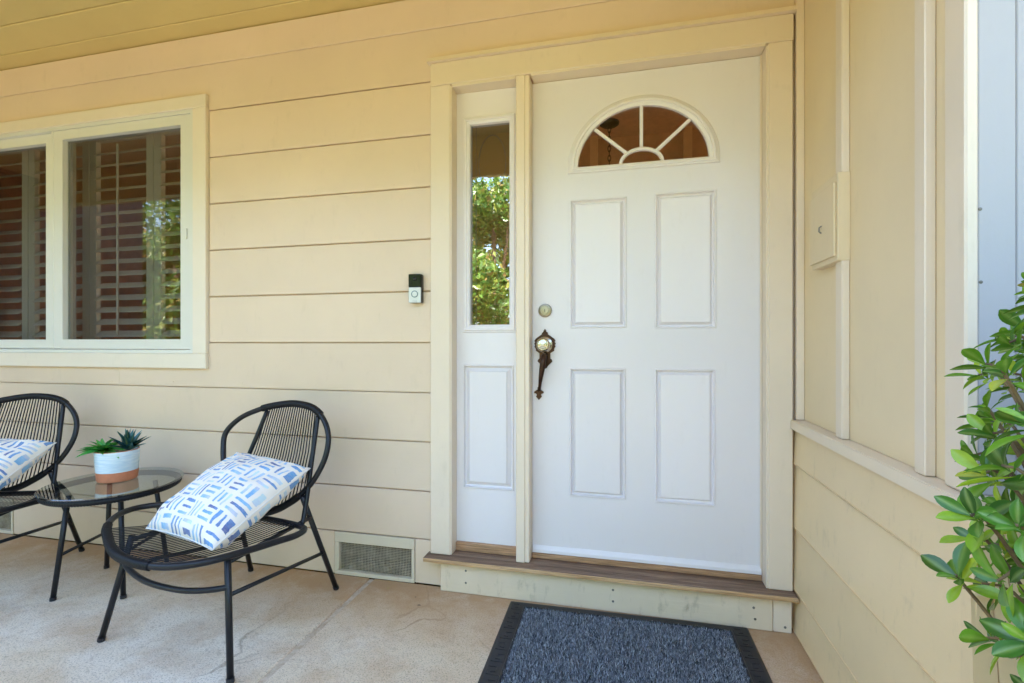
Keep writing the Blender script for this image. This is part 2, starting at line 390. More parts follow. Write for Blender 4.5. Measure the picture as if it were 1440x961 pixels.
# ------------------------------------------------------------------ house front wall
hw = thing('house_wall', 'cream wall of wide horizontal boards beside the front door, with chairs standing before it', 'wall')
GZ = [0.0, .200, .414, .634, .855, 1.077, 1.307, 1.539, 1.7715, 2.004, 2.238, 2.4705, 2.6245]
G = .0024
def board(x0, x1, z0, z1):
    bm = bmesh.new(); box(bm, x0, x1, .020, .042, z0+G, z1-G, .003)
    dy = random.uniform(-.0007, .0007)
    for v in bm.verts: v.co.y += dy
    return obj('siding_board', bm, M['siding'], hw)
WX0, WX1, WZ0, WZ1 = -4.46, -2.6415, .948, 2.316       # window casing outside
CXL = -1.4475; BJ = -3.207
for i in range(len(GZ)-1):
    z0, z1 = GZ[i], GZ[i+1]
    if i == 0:
        for a, b_ in ((-5.6, -4.36), (-3.962, -1.934), (-1.529, -1.395)): board(a, b_, z0, z1)
    elif z1 <= WZ0: board(-5.6, CXL-.001, z0, z1)
    elif z0 >= 2.30: board(-5.6, .06, z0, z1)
    elif z0 < WZ0 < z1:
        bm = bmesh.new(); prism(bm, [(BJ+.0008, z0+G), (CXL-.001, z0+G), (CXL-.001, z1-G), (WX1+.002, z1-G), (WX1+.002, WZ0+.004), (BJ+.0008, WZ0+.004)], 'y', .020, .042)
        obj('siding_board', bm, M['siding'], hw)
        bm = bmesh.new(); prism(bm, [(-5.6, z0+G), (BJ-.0008, z0+G), (BJ-.0008, WZ0+.004), (WX0-.002, WZ0+.004), (WX0-.002, z1-G), (-5.6, z1-G)], 'y', .0206, .042)
        obj('siding_board', bm, M['siding'], hw)
    elif z0 < WZ1 < z1:
        HT = 2.3225
        bm = bmesh.new(); prism(bm, [(-5.6, z0+G), (WX0-.002, z0+G), (WX0-.002, WZ1-.004), (WX1+.002, WZ1-.004), (WX1+.002, z0+G), (CXL-.001, z0+G), (CXL-.001, HT-.004), (.06, HT-.004), (.06, z1-G), (-5.6, z1-G)], 'y', .020, .042)
        obj('siding_board', bm, M['siding'], hw)
    else:
        board(WX1+.002, CXL-.001, z0, z1); board(-5.6, WX0-.002, z0, z1)
bm = bmesh.new()
for a in ((-5.6, -4.40, 0, 2.63), (-4.40, -2.70, 0, 1.0), (-4.40, -2.70, 2.27, 2.63), (-2.70, -1.40, 0, 2.63), (-1.40, -.04, 2.25, 2.63), (-1.40, -.04, 0, .13), (-.04, .06, 0, 2.63)):
    x0, x1, z0, z1 = a; box(bm, x0, x1, .036, .10, max(z0, .20 if x1 <= -1.4 else z0), z1)
obj('sheathing', bm, M['siding'], hw)

bm = bmesh.new()
for z0 in GZ[1:-1]:
    for k in range(10):
        x = -5.3+.407*k+random.uniform(-.01, .01); z = z0+.022+random.uniform(-.003, .003)
        if WX0-.03 < x < WX1+.03 and WZ0-.03 < z < WZ1+.03: continue
        if x > CXL-.02: continue
        lathe(bm, [(.0036, 0), (.0030, -.0009), (.0004, -.0005)], x, .0196, z, 'y', 8, False, False)
nh = obj('painted_nails', bm, M['siding'], hw); nh['kind'] = 'stuff'

# ------------------------------------------------------------------ foundation vents
def vent(x0, x1, label):
    t = thing('foundation_vent', label, 'vent', (x0, .02, 0), 0, 'foundation vents low in the house wall')
    W = x1-x0; z0, z1, a = .0, .166, .0225
    for q in ((0, W, z1-.015, .1975), (0, W, z0+.001, z0+.018), (0, a, z0+.019, z1-.016), (W-.014, W, z0+.019, z1-.016)):
        bx('frame_strip', M['ventw'], t, q[0], q[1], -.004, .02, q[2], q[3], .002)
    bm = bmesh.new(); k = 0
    x = a
    while x < W-.014:
        dx = .0015*math.sin(x*40); tube(bm, [(x+dx, .008+.003*math.sin(x*23), .017), (x, .010+.004*math.sin(x*31+1), .08), (x-dx, .008, .152)], .0011, 4); x += .0073
    z = .022
    while z < .152:
        tube(bm, [(a, .0095, z), (a+(W-a)*.5, .0095+.003*math.sin(z*60), z+.0015*math.sin(z*90)), (W-.014, .0095, z)], .0011, 4); z += .0073
    obj('wire_mesh', bm, M['screen'], t)
    bm = bmesh.new()
    for q in ((0, W, .09, .10, 0, .166), (0, W, .02, .10, -.02, .001), (0, W, .02, .10, .166, .18), (-.01, 0, .02, .1, 0, .17), (W, W+.01, .02, .1, 0, .17)): box(bm, *q)
    for k in range(26):
        cx = random.uniform(.03, W-.03); r = random.uniform(.012, .03)
        s_ = bmesh.ops.create_icosphere(bm, subdivisions=1, radius=r)
        for v in s_['verts']: v.co += Vector((cx, random.uniform(.045, .07), random.uniform(.0, .05)))
    obj('vent_cavity', bm, M['crawl'], t)
vent(-1.932, -1.531, 'white framed wire mesh vent low in the wall between right chair and doorstep')
vent(-4.358, -3.964, 'wire mesh vent behind the left chair at the edge of the photo')

# ------------------------------------------------------------------ porch roof
pr = thing('porch_roof', 'cream boarded porch ceiling above the wall and door', 'porch roof', (0, 0, 2.6245))
y = .06; wd = [.135]+[.178]*7
for k, d_ in enumerate(wd):
    bx('ceiling_board', M['ceil'], pr, -6.0, 3.0, y-d_+.003, y-.003, 0.002+random.uniform(0, .0012), .022, .003); y -= d_
YE = y
bx('fascia_board', M['ceil'], pr, -6.0, 3.0, YE-.04, YE-.001, -.30, .2, .003)
bm = bmesh.new(); prism(bm, [(YE-.05, .21), (3.6, 2.1), (7.5, .35), (7.5, .22), (3.6, 1.95), (.2, .03), (YE-.05, .03)], 'x', -9.5, 6)
obj('roof_deck', bm, M['shingle'], pr)

# ------------------------------------------------------------------ side wall (the bump-out right of the door)
sw = thing('side_wall', 'cream return wall right of the door with lapped lower boards, sill and upright battens', 'wall')
SZ = [(.0, .154), (.154, .385), (.385, .621), (.621, .756)]
YC = -.9524
for z0, z1 in SZ:
    bm = bmesh.new(); prism(bm, [(-.0025, z0+.0075), (.0005, z0+.0012), (.009, z1+.003), (.03, z1+.003), (.03, z0+.001)], 'y', YC, .035)
    o = obj('siding_board', bm, M['side'], sw)
for k, (z0, z1) in enumerate(SZ):
    xs = [(.0005, .0328), (.0352, 1.4)] if k != 3 else [(.0005, .0485), (.0512, 1.4)]
    for a, b_ in xs:
        bm = bmesh.new(); prism(bm, [(YC-.008, z0+.0005), (YC+.003, z1+.003), (YC+.03, z1+.004), (YC+.03, z0+.0005)], 'x', a, b_)
        for v in bm.verts:
            if abs(v.co.x-a) < .002 and a > .02: v.co.x += (z1-v.co.z)*.035
            if abs(v.co.x-b_) < .002 and b_ < .1: v.co.x += (z1-v.co.z)*.035
        obj('siding_board', bm, M['side'], sw)
bm = bmesh.new(); prism(bm, [(-.0135, .0), (-.0135, -.9405), (1.4, -.9405), (1.4, -.87), (.06, -.87), (.06, .0)], 'z', .756, .790)
bmesh.ops.bevel(bm, geom=bm.edges[:], offset=.003, segments=2, affect='EDGES')
obj('sill', bm, M['trim_h'], sw)
bx('wall_panel', M['panel'], sw, .034, .055, -.90, .019, .7905, 2.62, .001)
bx('corner_batten', M['trim_v'], sw, .007, .0335, -.004, .019, .791, 2.62, .002)
bx('batten', M['trim_v'], sw, .012, .0335, -.378, -.333, .791, 2.62, .0025)
bx('batten', M['trim_v'], sw, .012, .0335, -.788, -.748, .791, 2.62, .0025)
bx('corner_board', M['trim_v'], sw, .012, .034, -.915, -.852, .791, 2.62, .004)
bx('front_panel', M['blue'], sw, .0345, .0935, -.912, -.88, .791, 2.62, .002)
bx('front_panel', M['blue'], sw, .0950, 1.4, -.911, -.88, .791, 2.62, .002)
bx('wall_core', M['side'], sw, .056, 2.2, -.879, .10, .0, 2.62, .0)
for (px, pz) in ((.0375, 1.327), (.0385, 1.19)):
    bm = bmesh.new(); lathe(bm, [(.0035, 0), (.003, -.0012), (.001, -.0016)], px, -.9115, pz, 'y', 10); obj('nail_head', bm, M['screw'], sw)

wb = thing('wall_box', 'small cream box with a square hinged lid fixed on the side wall batten', 'wall box', (.034, -.39, 1.32))
bm = bmesh.new(); box(bm, -.033, 0, .010, .216, .0, .262, .002); obj('box_body', bm, M['panel'], wb)
bm = bmesh.new(); box(bm, -.040, -.0335, .022, .214, .016, .236, .0015); obj('lid', bm, M['panel'], wb)
bm = bmesh.new(); tube(bm, [(-.042, .11, .125), (-.048, .11, .120), (-.049, .108, .108), (-.043, .108, .102)], .0022, 6); obj('latch', bm, M['screw'], wb)

# ------------------------------------------------------------------ door frame and doorstep
df = thing('door_frame', 'cream casing, header and centre post framing the white door and its sidelight', 'door frame')
bx('casing', M['trim_v'], df, CXL, -1.355, .0, .036, .1505, 2.2045, .003)
bx('casing', M['trim_v'], df, -.0875, -.0038, .0, .036, .1505, 2.2045, .003)
bx('header_board', M['trim_h'], df, CXL, -.0008, -.0006, .036, 2.2055, 2.3045, .003)
bm = bmesh.new(); prism(bm, [(-.016, 2.3050), (.022, 2.3050), (.022, 2.328), (-.012, 2.3235)], 'x', CXL-.012, .006); obj('drip_cap', bm, M['trim_h'], df)
bx('jamb', M['trim_v'], df, -1.372, -1.3495, .0045, .115, .151, 2.20, .0015)
bx('jamb', M['trim_v'], df, -.0945, -.072, .0045, .115, .151, 2.20, .0015)
bx('head_jamb', M['trim_h'], df, -1.349, -1.064, .0045, .115, 2.1935, 2.215, .0015)
bx('head_jamb', M['trim_h'], df, -.9995, -.095, .0045, .115, 2.1985, 2.22, .0015)
bx('mullion_post', M['trim_v'], df, -1.0615, -1.0225, .0, .03, .1505, 2.2045, .0035)
bx('mullion_core', M['trim_v'], df, -1.0585, -1.0045, .005, .115, .151, 2.2042, .003)
bx('door_stop', M['trim_v'], df, -.1015, -.095, .060, .0665, .176, 2.195, .001)
ds = thing('doorstep', 'weathered brown wooden doorstep on a worn cream riser below the front door', 'doorstep', (-.72, -.02, 0))
bm = bmesh.new(); box(bm, -1.463+.72, .002+.72, -.046+.02, .14, .1315, .1500, .003, 2)
for f in bm.faces:
    f.material_index = 0 if f.normal.z > .8 else 1
obj('tread', bm, [M['tread_top'], M['nose']], ds)
bx('threshold_strip', M['thresh'], ds, -1.349+.72, -1.0605+.72, .075, .14, .1502, .1895, .003)
bx('threshold_strip', M['thresh'], ds, -1.004+.72, -.095+.72, .078, .14, .1502, .1745, .003)
bx('riser_board', M['riser'], ds, -1.394+.72, -.0765+.72, .005, .03, .001, .1312, .002)
bx('riser_end_block', M['trim_v'], ds, -.0745+.72, -.012+.72, .006, .03, .001, .1311, .002)
bx('riser_back', M['trim_h'], ds, -1.394+.72, -.012+.72, .031, .06, .0, .1309, 0)
for px, pz in ((-1.2784, .0988), (-1.2784, .0469), (-.6598, .0883), (-.6598, .0428), (-.1419, .0817), (-.137, .0396), (-.035, .022)):
    bm = bmesh.new(); lathe(bm, [(.0048, 0), (.0042, -.0012), (.001, -.0008)], px+.72, .0049, pz, 'y', 12); obj('screw', bm, M['screw'], ds)

# ------------------------------------------------------------------ front door
DY = .068
fd = thing('front_door', 'white panelled front door with a half-round fanlight and bronze handle', 'door', (-.547, DY, .176))
def dl(x, z): return (x+.547, z-.176)
DX0, DX1, DZ0, DZ1 = -1.0035, -.0955, .177, 2.1965
FC, FB, FRX, FRZ = -.5475, 1.818, .262, .236       # fanlight glass: centre, base, radii
def halfell(rx, rz, base, n_=28, drop=0.0):
    pts = [(FC+rx*math.cos(math.pi*i/n_), base+rz*math.sin(math.pi*i/n_)) for i in range(n_+1)]
    if drop: pts = [(FC+rx, base-drop)]+pts+[(FC-rx, base-drop)]
    return pts
PAN = [(-.8405, -.6075, 1.139, 1.683), (-.495, -.260, 1.136, 1.687), (-.8425, -.6095, .426, .9705), (-.495, -.261, .4255, .9715)]
bm = bmesh.new()
hole = [dl(*p) for p in halfell(FRX+.02, FRZ+.02, FB, 28, .012)]
holes = [hole]+[[dl(a, c_), dl(b_, c_), dl(b_, d_), dl(a, d_)] for a, b_, c_, d_ in PAN]
plate(bm, [dl(DX0, DZ0), dl(DX1, DZ0), dl(DX1, DZ1), dl(DX0, DZ1)], holes, 0, .042)
obj('door_slab', bm, M['white'], fd)
def raised(name, a, b_, c_, d_, parent, conv, inset_w=.023):
    """embossed panel: bead, sloping recess, raised flat field"""
    bm = bmesh.new()
    steps = [(0.0, .0008), (.0022, -.0045), (.0055, -.0045), (.0085, .0100), (.0135, .0125), (inset_w-.001, .0015), (inset_w+.0015, -.0040)]
    rings = []
    for s_, yy in steps:
        rings.append([bm.verts.new((conv(x, z)[0], yy, conv(x, z)[1])) for x, z in ((a+s_, c_+s_), (b_-s_, c_+s_), (b_-s_, d_-s_), (a+s_, d_-s_))])
    for p, q in zip(rings, rings[1:]):
        for i in range(4): bm.faces.new((p[i], p[(i+1) % 4], q[(i+1) % 4], q[i]))
    bm.faces.new(rings[-1])
    return obj(name, bm, M['white'], parent)
for q in PAN: raised('raised_panel', *q, fd, dl)
# fanlight
def ellring(bm, steps, base_drop):
    """moulding swept round the half-ellipse; steps = (offset from glass edge, y)"""
    rings = []
    for off_, yy in steps:
        pts = halfell(FRX+off_, FRZ+off_, FB, 32, 0)
        bd = off_*base_drop
        pts = [(FC+FRX+off_, FB-bd)]+pts[1:-1]+[(FC-FRX-off_, FB-bd)]
        bot = [(FC+(FRX+off_)*(1-2*i/12), FB-bd) for i in range(1, 12)][::-1]
        rings.append([bm.verts.new((dl(x, z)[0], yy, dl(x, z)[1])) for x, z in pts+bot])
    for p, q in zip(rings, rings[1:]):
        k = len(p)
        for i in range(k): bm.faces.new((p[i], p[(i+1) % k], q[(i+1) % k], q[i]))
bm = bmesh.new()
ellring(bm, [(-.002, .012), (-.002, -.004), (.006, -.008), (.012, -.008), (.0145, -.012), (.024, -.012), (.028, -.008), (.036, -.007), (.040, -.003), (.041, .001)], .62)
fr = obj('fanlight', bm, M['white'], fd, 'auto')
bm = bmesh.new(); prism(bm, [dl(*p) for p in halfell(FRX, FRZ, FB, 28, .004)], 'y', .012, .016); obj('glass', bm, M['fanpane'], fr)
HR, HZ = .083, .058
for ang in (90, 133, 47):
    a = R(ang); p0 = (FC+(HR-.002)*math.cos(a), FB+(HZ-.002)*math.sin(a)); p1 = (FC+(FRX+.004)*math.cos(a)*.995, FB+(FRZ+.004)*math.sin(a)*.995)
    if ang == 133: p1 = (-.737, 1.975)
    if ang == 47: p1 = (-.356, 1.978)
    d_ = Vector((p1[0]-p0[0], p1[1]-p0[1])).normalized(); nx, nz = -d_.y*.0068, d_.x*.0068
    bm = bmesh.new(); prism(bm, [dl(p0[0]+nx, p0[1]+nz), dl(p0[0]-nx, p0[1]-nz), dl(p1[0]-nx, p1[1]-nz), dl(p1[0]+nx, p1[1]+nz)], 'y', -.002, .011)
    bmesh.ops.bevel(bm, geom=bm.edges[:], offset=.003, segments=2, affect='EDGES'); obj('muntin', bm, M['white'], fr)
bm = bmesh.new()
rg = [[bm.verts.new((dl(FC+(HR+o_)*math.cos(math.pi*i/24), 0)[0], yy, dl(0, FB+(HZ+o_)*math.sin(math.pi*i/24))[1])) for i in range(25)] for o_, yy in ((-.007, .011), (-.007, 0), (-.004, -.003), (.004, -.003), (.007, 0), (.007, .011))]
for p, q in zip(rg, rg[1:]):
    for i in range(24): bm.faces.new((p[i], p[i+1], q[i+1], q[i]))
obj('hub_arc', bm, M['white'], fr)
# hardware
bm = bmesh.new(); lathe(bm, [(.029, 0), (.029, -.006), (.026, -.011), (.022, -.012), (.0205, -.0095), (.0165, -.0095), (.0155, -.014), (.001, -.0145)], *[dl(-.9475, 0)[0], 0, dl(0, 1.2155)[1]], 'y', 36)
dbolt = obj('deadbolt', bm, M['brass'], fd, 'auto')
bx('keyway', M['dark'], dbolt, dl(-.9475, 0)[0]-.0012, dl(-.9475, 0)[0]+.0012, -.0152, -.0143, dl(0, 1.2155)[1]-.006, dl(0, 1.2155)[1]+.006, 0)
hx, hz = dl(-.948, 1.069)
hs = bpy.data.objects.new('handle_set', None); COL.objects.link(hs); hs.parent = fd; hs.location = (hx, 0, hz)
half = [(0, .068), (.006, .060), (.004, .056), (.014, .050), (.010, .045), (.020, .040), (.040, .026), (.046, .016), (.040, .012), (.047, .004), (.041, -.001), (.046, -.008), (.038, -.018), (.040, -.026), (.030, -.032), (.022, -.036), (.022, -.060), (.030, -.064), (.032, -.072), (.022, -.082), (.012, -.090), (.008, -.100), (0, -.104)]
out = [(x, z) for x, z in half]+[(-x, z) for x, z in half[-2:0:-1]]
bm = bmesh.new(); prism(bm, out, 'y', -.006, .0)
bmesh.ops.bevel(bm, geom=[e for e in bm.edges if abs(e.verts[0].co.y+.006) < 1e-5 and abs(e.verts[1].co.y+.006) < 1e-5], offset=.0016, segments=2, affect='EDGES')
obj('back_plate', bm, M['bronze'], hs)
pts = catmull([(0, -.004, -.044), (0, -.030, -.050), (-.001, -.046, -.072), (-.006, -.048, -.110), (-.014, -.036, -.150), (-.020, -.020, -.180), (-.024, -.006, -.196)], False, 6)
bm = bmesh.new(); kk = len(pts); tube(bm, pts, [.0095+.0045*math.sin(math.pi*min(1, i/kk*1.4)) - .0035*(i/kk) for i in range(kk)], 12)
obj('grip', bm, M['bronze'], hs, True)
ft = [(0, .018), (.007, .010), (.005, .004), (.020, -.006), (.021, -.012), (.010, -.016), (.009, -.022), (.013, -.027), (.007, -.034), (0, -.042)]
out = [(x-.026, z-.196) for x, z in ft]+[(-x-.026, z-.196) for x, z in ft[-2:0:-1]]
bm = bmesh.new(); prism(bm, out, 'y', -.006, 0); obj('grip_foot', bm, M['bronze'], hs)
bm = bmesh.new(); lathe(bm, [(.034, -.006), (.034, -.012), (.027, -.016), (.016, -.020), (.016, -.034), (.024, -.038), (.0295, -.046), (.030, -.053), (.0275, -.058), (.0225, -.0605), (.0215, -.057), (.0195, -.057), (.0185, -.0615), (.0125, -.0635), (.0118, -.060), (.0100, -.060), (.0092, -.0645), (.004, -.066), (.0035, -.063), (.001, -.063)], 0, 0, 0, 'y', 40)
obj('knob', bm, M['nickel'], hs, 'auto')
bm = bmesh.new(); prism(bm, [(-.014, .178-.176), (0, .178-.176), (0, .206-.176), (-.004, .206-.176), (-.013, .190-.176)], 'x', dl(-1.001, 0)[0], dl(-.098, 0)[0]); swp = obj('door_sweep', bm, M['white'], fd)
for x in (-.968, -.83, -.69, -.55, -.41, -.27, -.135):
    bm = bmesh.new(); lathe(bm, [(.0028, 0), (.002, -.001)], dl(x, 0)[0], -.0045, .0235, 'y', 8); obj('nail', bm, M['screw'], swp)

# ------------------------------------------------------------------ sidelight
sg = thing('sidelight', 'narrow white sidelight left of the door with a tall glass pane over a panel', 'sidelight', (-1.205, DY, .19))
def sl_(x, z): return (x+1.205, z-.19)
bm = bmesh.new()
SP = (-1.319, -1.0865, .4295, .9805); GLZ = (-1.286, -1.1035, 1.156, 2.049)
plate(bm, [sl_(-1.3492, .1897), sl_(-1.0605, .1897), sl_(-1.0605, 2.1925), sl_(-1.3492, 2.1925)],
      [[sl_(SP[0], SP[2]), sl_(SP[1], SP[2]), sl_(SP[1], SP[3]), sl_(SP[0], SP[3])], [sl_(GLZ[0]-.004, GLZ[2]-.004), sl_(GLZ[1]+.004, GLZ[2]-.004), sl_(GLZ[1]+.004, GLZ[3]+.004), sl_(GLZ[0]-.004, GLZ[3]+.004)]], 0, .042)
obj('slab', bm, M['white'], sg)
raised('raised_panel', *SP, sg, sl_, .03)
bm = bmesh.new(); rings = []
for s_, yy in ((-.001, .016), (-.001, -.004), (.006, -.009), (.011, -.009), (.013, -.013), (.022, -.013), (.026, -.008), (.031, -.007), (.034, .001)):
    rings.append([bm.verts.new((sl_(x, z)[0], yy, sl_(x, z)[1])) for x, z in ((GLZ[0]-s_, GLZ[2]-s_), (GLZ[1]+s_, GLZ[2]-s_), (GLZ[1]+s_, GLZ[3]+s_), (GLZ[0]-s_, GLZ[3]+s_))])
for p, q in zip(rings, rings[1:]):
    for i in range(4): bm.faces.new((p[i], p[(i+1) % 4], q[(i+1) % 4], q[i]))
gf = obj('glass_frame', bm, M['white'], sg)
bm = bmesh.new(); box(bm, sl_(GLZ[0]-.003, 0)[0], sl_(GLZ[1]+.003, 0)[0], .014, .0165, sl_(0, GLZ[2]-.003)[1], sl_(0, GLZ[3]+.003)[1]); obj('glass', bm, M['etched'], gf)
bm = bmesh.new()
ov = [(sl_(-1.188+.062*math.cos(2*math.pi*i/40), 0)[0], .0135, sl_(0, 1.875+.125*math.sin(2*math.pi*i/40))[1]) for i in range(40)]
tube(bm, ov, .0012, 5, True)
tube(bm, [(sl_(-1.262, 0)[0], .0135, sl_(0, 1.16)[1]), (sl_(-1.262, 0)[0], .0135, sl_(0, 2.045)[1])], .001, 5)
obj('etched_line', bm, simple("etched_glass_line", (.07, .07, .065), .3), gf)

# ------------------------------------------------------------------ window
wn_ = thing('sliding_window', 'wide white sliding window with cream casing above the chairs', 'window', (-3.55, 0, .948))
def wl(x): return x+3.55
Z0 = .948
IX0, IX1, IZ0, IZ1 = -4.38, -2.722, 1.0235, 2.252
for q in ((WX0, WX1, IZ1, WZ1), (WX0, WX1, WZ0, IZ0)):
    bx('casing', M['wincase'], wn_, wl(q[0]), wl(q[1]), .0, .036, q[2]-Z0, q[3]-Z0, .003)
for q in ((WX0, IX0), (IX1, WX1)):
    bx('casing', M['wincase'], wn_, wl(q[0]), wl(q[1]), .0006, .036, IZ0+.0004-Z0, IZ1-.0004-Z0, .003)
def rect_frame(name, x0, x1, z0, z1, wv, wh, y0, y1, parent, lip=0):
    bm = bmesh.new()
    def conv(x, z): return (wl(x), z-Z0)
    plate(bm, [conv(x0, z0), conv(x1, z0), conv(x1, z1), conv(x0, z1)], [[conv(x0+wv, z0+wh), conv(x1-wv, z0+wh), conv(x1-wv, z1-wh), conv(x0+wv, z1-wh)]], y0, y1)
    return obj(name, bm, M['vinyl'], parent)
rect_frame('outer_frame', IX0+.0005, IX1-.0005, IZ0+.0005, IZ1-.0005, .020, .018, .008, .10, wn_)
def sash(x0, x1, y0, wv):
    s_ = rect_frame('sash', x0, x1, IZ0+.022, IZ1-.020, wv, .050, y0, y0+.045, wn_)
    bm = bmesh.new(); box(bm, wl(x0+wv-.004), wl(x1-wv+.004), y0+.026, y0+.030, IZ0+.068-Z0, IZ1-.066-Z0); obj('pane', bm, M['pane'], s_)
    bm = bmesh.new()
    for a in (x0+wv, x1-wv-.012): box(bm, wl(a), wl(a+.012), y0+.0305, y0+.06, IZ0+.072-Z0, IZ1-.070-Z0)
    obj('spacer', bm, M['vinyl'], s_)
    return s_
rs = sash(-3.655, -2.745, .014, .062)
ls = sash(-4.358, -3.675, .030, .062)
bx('meeting_post', M['vinyl'], wn_, wl(-3.674), wl(-3.6555), .012, .06, IZ0+.02-Z0, IZ1-.019-Z0, .003)
bx('sash_latch', M['vinyl'], rs, wl(-2.778), wl(-2.764), .008, .0138, 1.60-Z0, 1.655-Z0, .002)

# shutters behind the panes
def shutter(x0, x1, label):
    t = thing('window_shutter', label, 'shutter', ((x0+x1)/2, .2, 1.03), 0, 'louvred shutters behind the window panes')
    h = (x1-x0)/2-.002
    for s_ in (-1, 1): bx('stile', M['shutter'], t, min(s_*h, s_*(h-.05)), max(s_*h, s_*(h-.05)), -.014, .014, 0, 1.27, .002)
    bx('rail', M['shutter'], t, -h+.0505, h-.0505, -.013, .013, 0, .062, .002); bx('rail', M['shutter'], t, -h+.0505, h-.0505, -.013, .013, 1.208, 1.27, .002)
    bm = bmesh.new()
    sec = [(.0355*math.cos(2*math.pi*i/12), .0050*math.sin(2*math.pi*i/12)) for i in range(12)]
    a = R(32); sec = [(y_*math.cos(a)-z_*math.sin(a), y_*math.sin(a)+z_*math.cos(a)) for y_, z_ in sec]
    prism(bm, sec, 'x', -h+.052, h-.052)
    first = obj('louver', bm, M['shutter'], t, 'auto', (0, 0, .100))
    for k in range(1, 16):
        o = first.copy(); COL.objects.link(o); o.parent = t; o.location = (0, 0, .100+.0694*k)
    bx('tilt_rod', M['shutter'], t, .005, .017, -.045, -.036, .09, 1.17, .002)
shutter(-4.595, -4.120, 'louvred shutter cut by the left edge, behind the left pane')
shutter(-4.120, -3.645, 'louvred shutter mostly hidden behind the white meeting post of the window')
shutter(-3.645, -3.180, 'louvred shutter in the left half of the right pane')
shutter(-3.180, -2.705, 'louvred shutter at the right edge of the right pane')

# ------------------------------------------------------------------ rooms behind the openings
fo = thing('foyer_room', 'dim brown room glimpsed through the door fanlight', 'room', (-.7, .7, 0))
def rb(name, mat, x0, x1, y0, y1, z0, z1): return bx(name, mat, fo, x0+.7, x1+.7, y0-.7, y1-.7, z0, z1, 0)
rb('floor', M['roomfloor'], -5.6, 1.8, .13, 6.8, -.05, .0)
rb('ceiling', M['roomceil'], -5.6, 1.8, .101, 6.8, 2.47, 2.52)
rb('far_wall', M['roomwall'], -1.25, .6, 1.36, 1.42, 0.0, 2.0)
rb('far_wall', M['roomwall'], -1.25, .6, 1.36, 1.42, 2.0, 2.469)
rb('sky_opening_wall', M['roomwall'], -5.6, 1.8, 6.70, 6.78, .0, .5)  # unseen back wall; openings added to let sky light in
rb('sky_opening_wall', M['roomwall'], -5.6, -5.2, 6.70, 6.78, .5, 2.469)
rb('sky_opening_wall', M['roomwall'], -4.2, -2.2, 6.70, 6.78, .501, 2.469)
rb('partition', simple("dim_taupe_wall", (.24, .19, .16), .8, 0, .05), -5.55, -2.3, 3.0, 3.06, 0, 2.469)
rb('end_wall', M['roomwall'], -5.62, -5.56, .11, 6.69, .0, 2.469)
rb('end_wall', M['roomwall'], 1.74, 1.80, .11, 6.69, .0, 2.469)
for x in (-.845, -.245): rb('wall_post', M['roompost'], x, x+.05, 1.30, 1.359, 0, 2.468)
rb('ceiling_beam', M['roomceil'], -2.2, 1.7, .60, .68, 2.43, 2.469)
pl = thing('pendant_lamp', 'dark round ceiling lamp mount and chain seen through the left of the fanlight', 'pendant lamp', (-.712, 1.13, 2.469))
bm = bmesh.new(); lathe(bm, [(.062, 0), (.060, -.012), (.045, -.022), (.015, -.030)], 0, 0, 0, 'z', 24); obj('canopy', bm, M['iron'], pl, True)
for k in range(14):
    bm = bmesh.new(); a = (k % 2)*math.pi/2
    tube(bm, [(math.cos(a)*.009*math.cos(q), math.sin(a)*.009*math.cos(q), -.045-.03*k+.021*math.sin(q)) for q in [2*math.pi*i/10 for i in range(10)]], .0028, 5, True); obj('chain_link', bm, M['iron'], pl)
bm = bmesh.new(); lathe(bm, [(.02, -.47), (.10, -.50), (.13, -.62), (.11, -.70), (.02, -.72)], 0, 0, 0, 'z', 24); obj('lamp_shade', bm, M['roompost'], pl, True)

# ------------------------------------------------------------------ video doorbell
vb = thing('video_doorbell', 'slim video doorbell, black above silver, on the boards left of the door casing', 'doorbell', (-1.518, .019, 1.318), R(6))
bm = bmesh.new(); box(bm, -.031, .031, -.026, 0, -.065, .063, .006, 3); obj('body', bm, M['bellblack'], vb)
bx('camera_face', M['bellblack'], vb, -.030, .027, -.030, -.0262, .005, .0625, .003)
bx('faceplate', M['bellsilver'], vb, -.030, .027, -.031, -.0262, -.0645, .004, .003)
bm = bmesh.new(); lathe(bm, [(.0155, 0), (.0155, -.0018), (.0125, -.0022), (.012, -.001), (.0118, -.001)], -.0015, -.0311, -.026, 'y', 28, False, False); obj('button_ring', bm, M['bellring'], vb)
bm = bmesh.new(); lathe(bm, [(.0117, 0), (.0113, -.0016), (.001, -.002)], -.0015, -.0312, -.026, 'y', 28); obj('button', bm, M['bellsilver'], vb)
bm = bmesh.new(); lathe(bm, [(.009, 0), (.008, -.003), (.001, -.004)], -.0015, -.0302, .042, 'y', 24); obj('lens', bm, M['bellblack'], vb, True)
tc = bpy.data.curves.new('logo', 'FONT'); tc.body = "ring"; tc.size = .013; tc.align_x = 'CENTER'; tc.extrude = .0002
tmp = bpy.data.objects.new('logo_curve', tc); COL.objects.link(tmp)
dg = bpy.context.evaluated_depsgraph_get(); me = bpy.data.meshes.new_from_object(tmp.evaluated_get(dg)); bpy.data.objects.remove(tmp)
me.materials.clear(); me.materials.append(simple("logo_grey", (.45, .47, .50), .4))
lo = bpy.data.objects.new('logo', me); COL.objects.link(lo); lo.parent = vb; lo.location = (-.0015, -.0313, -.060); lo.rotation_euler = (R(90), 0, 0)

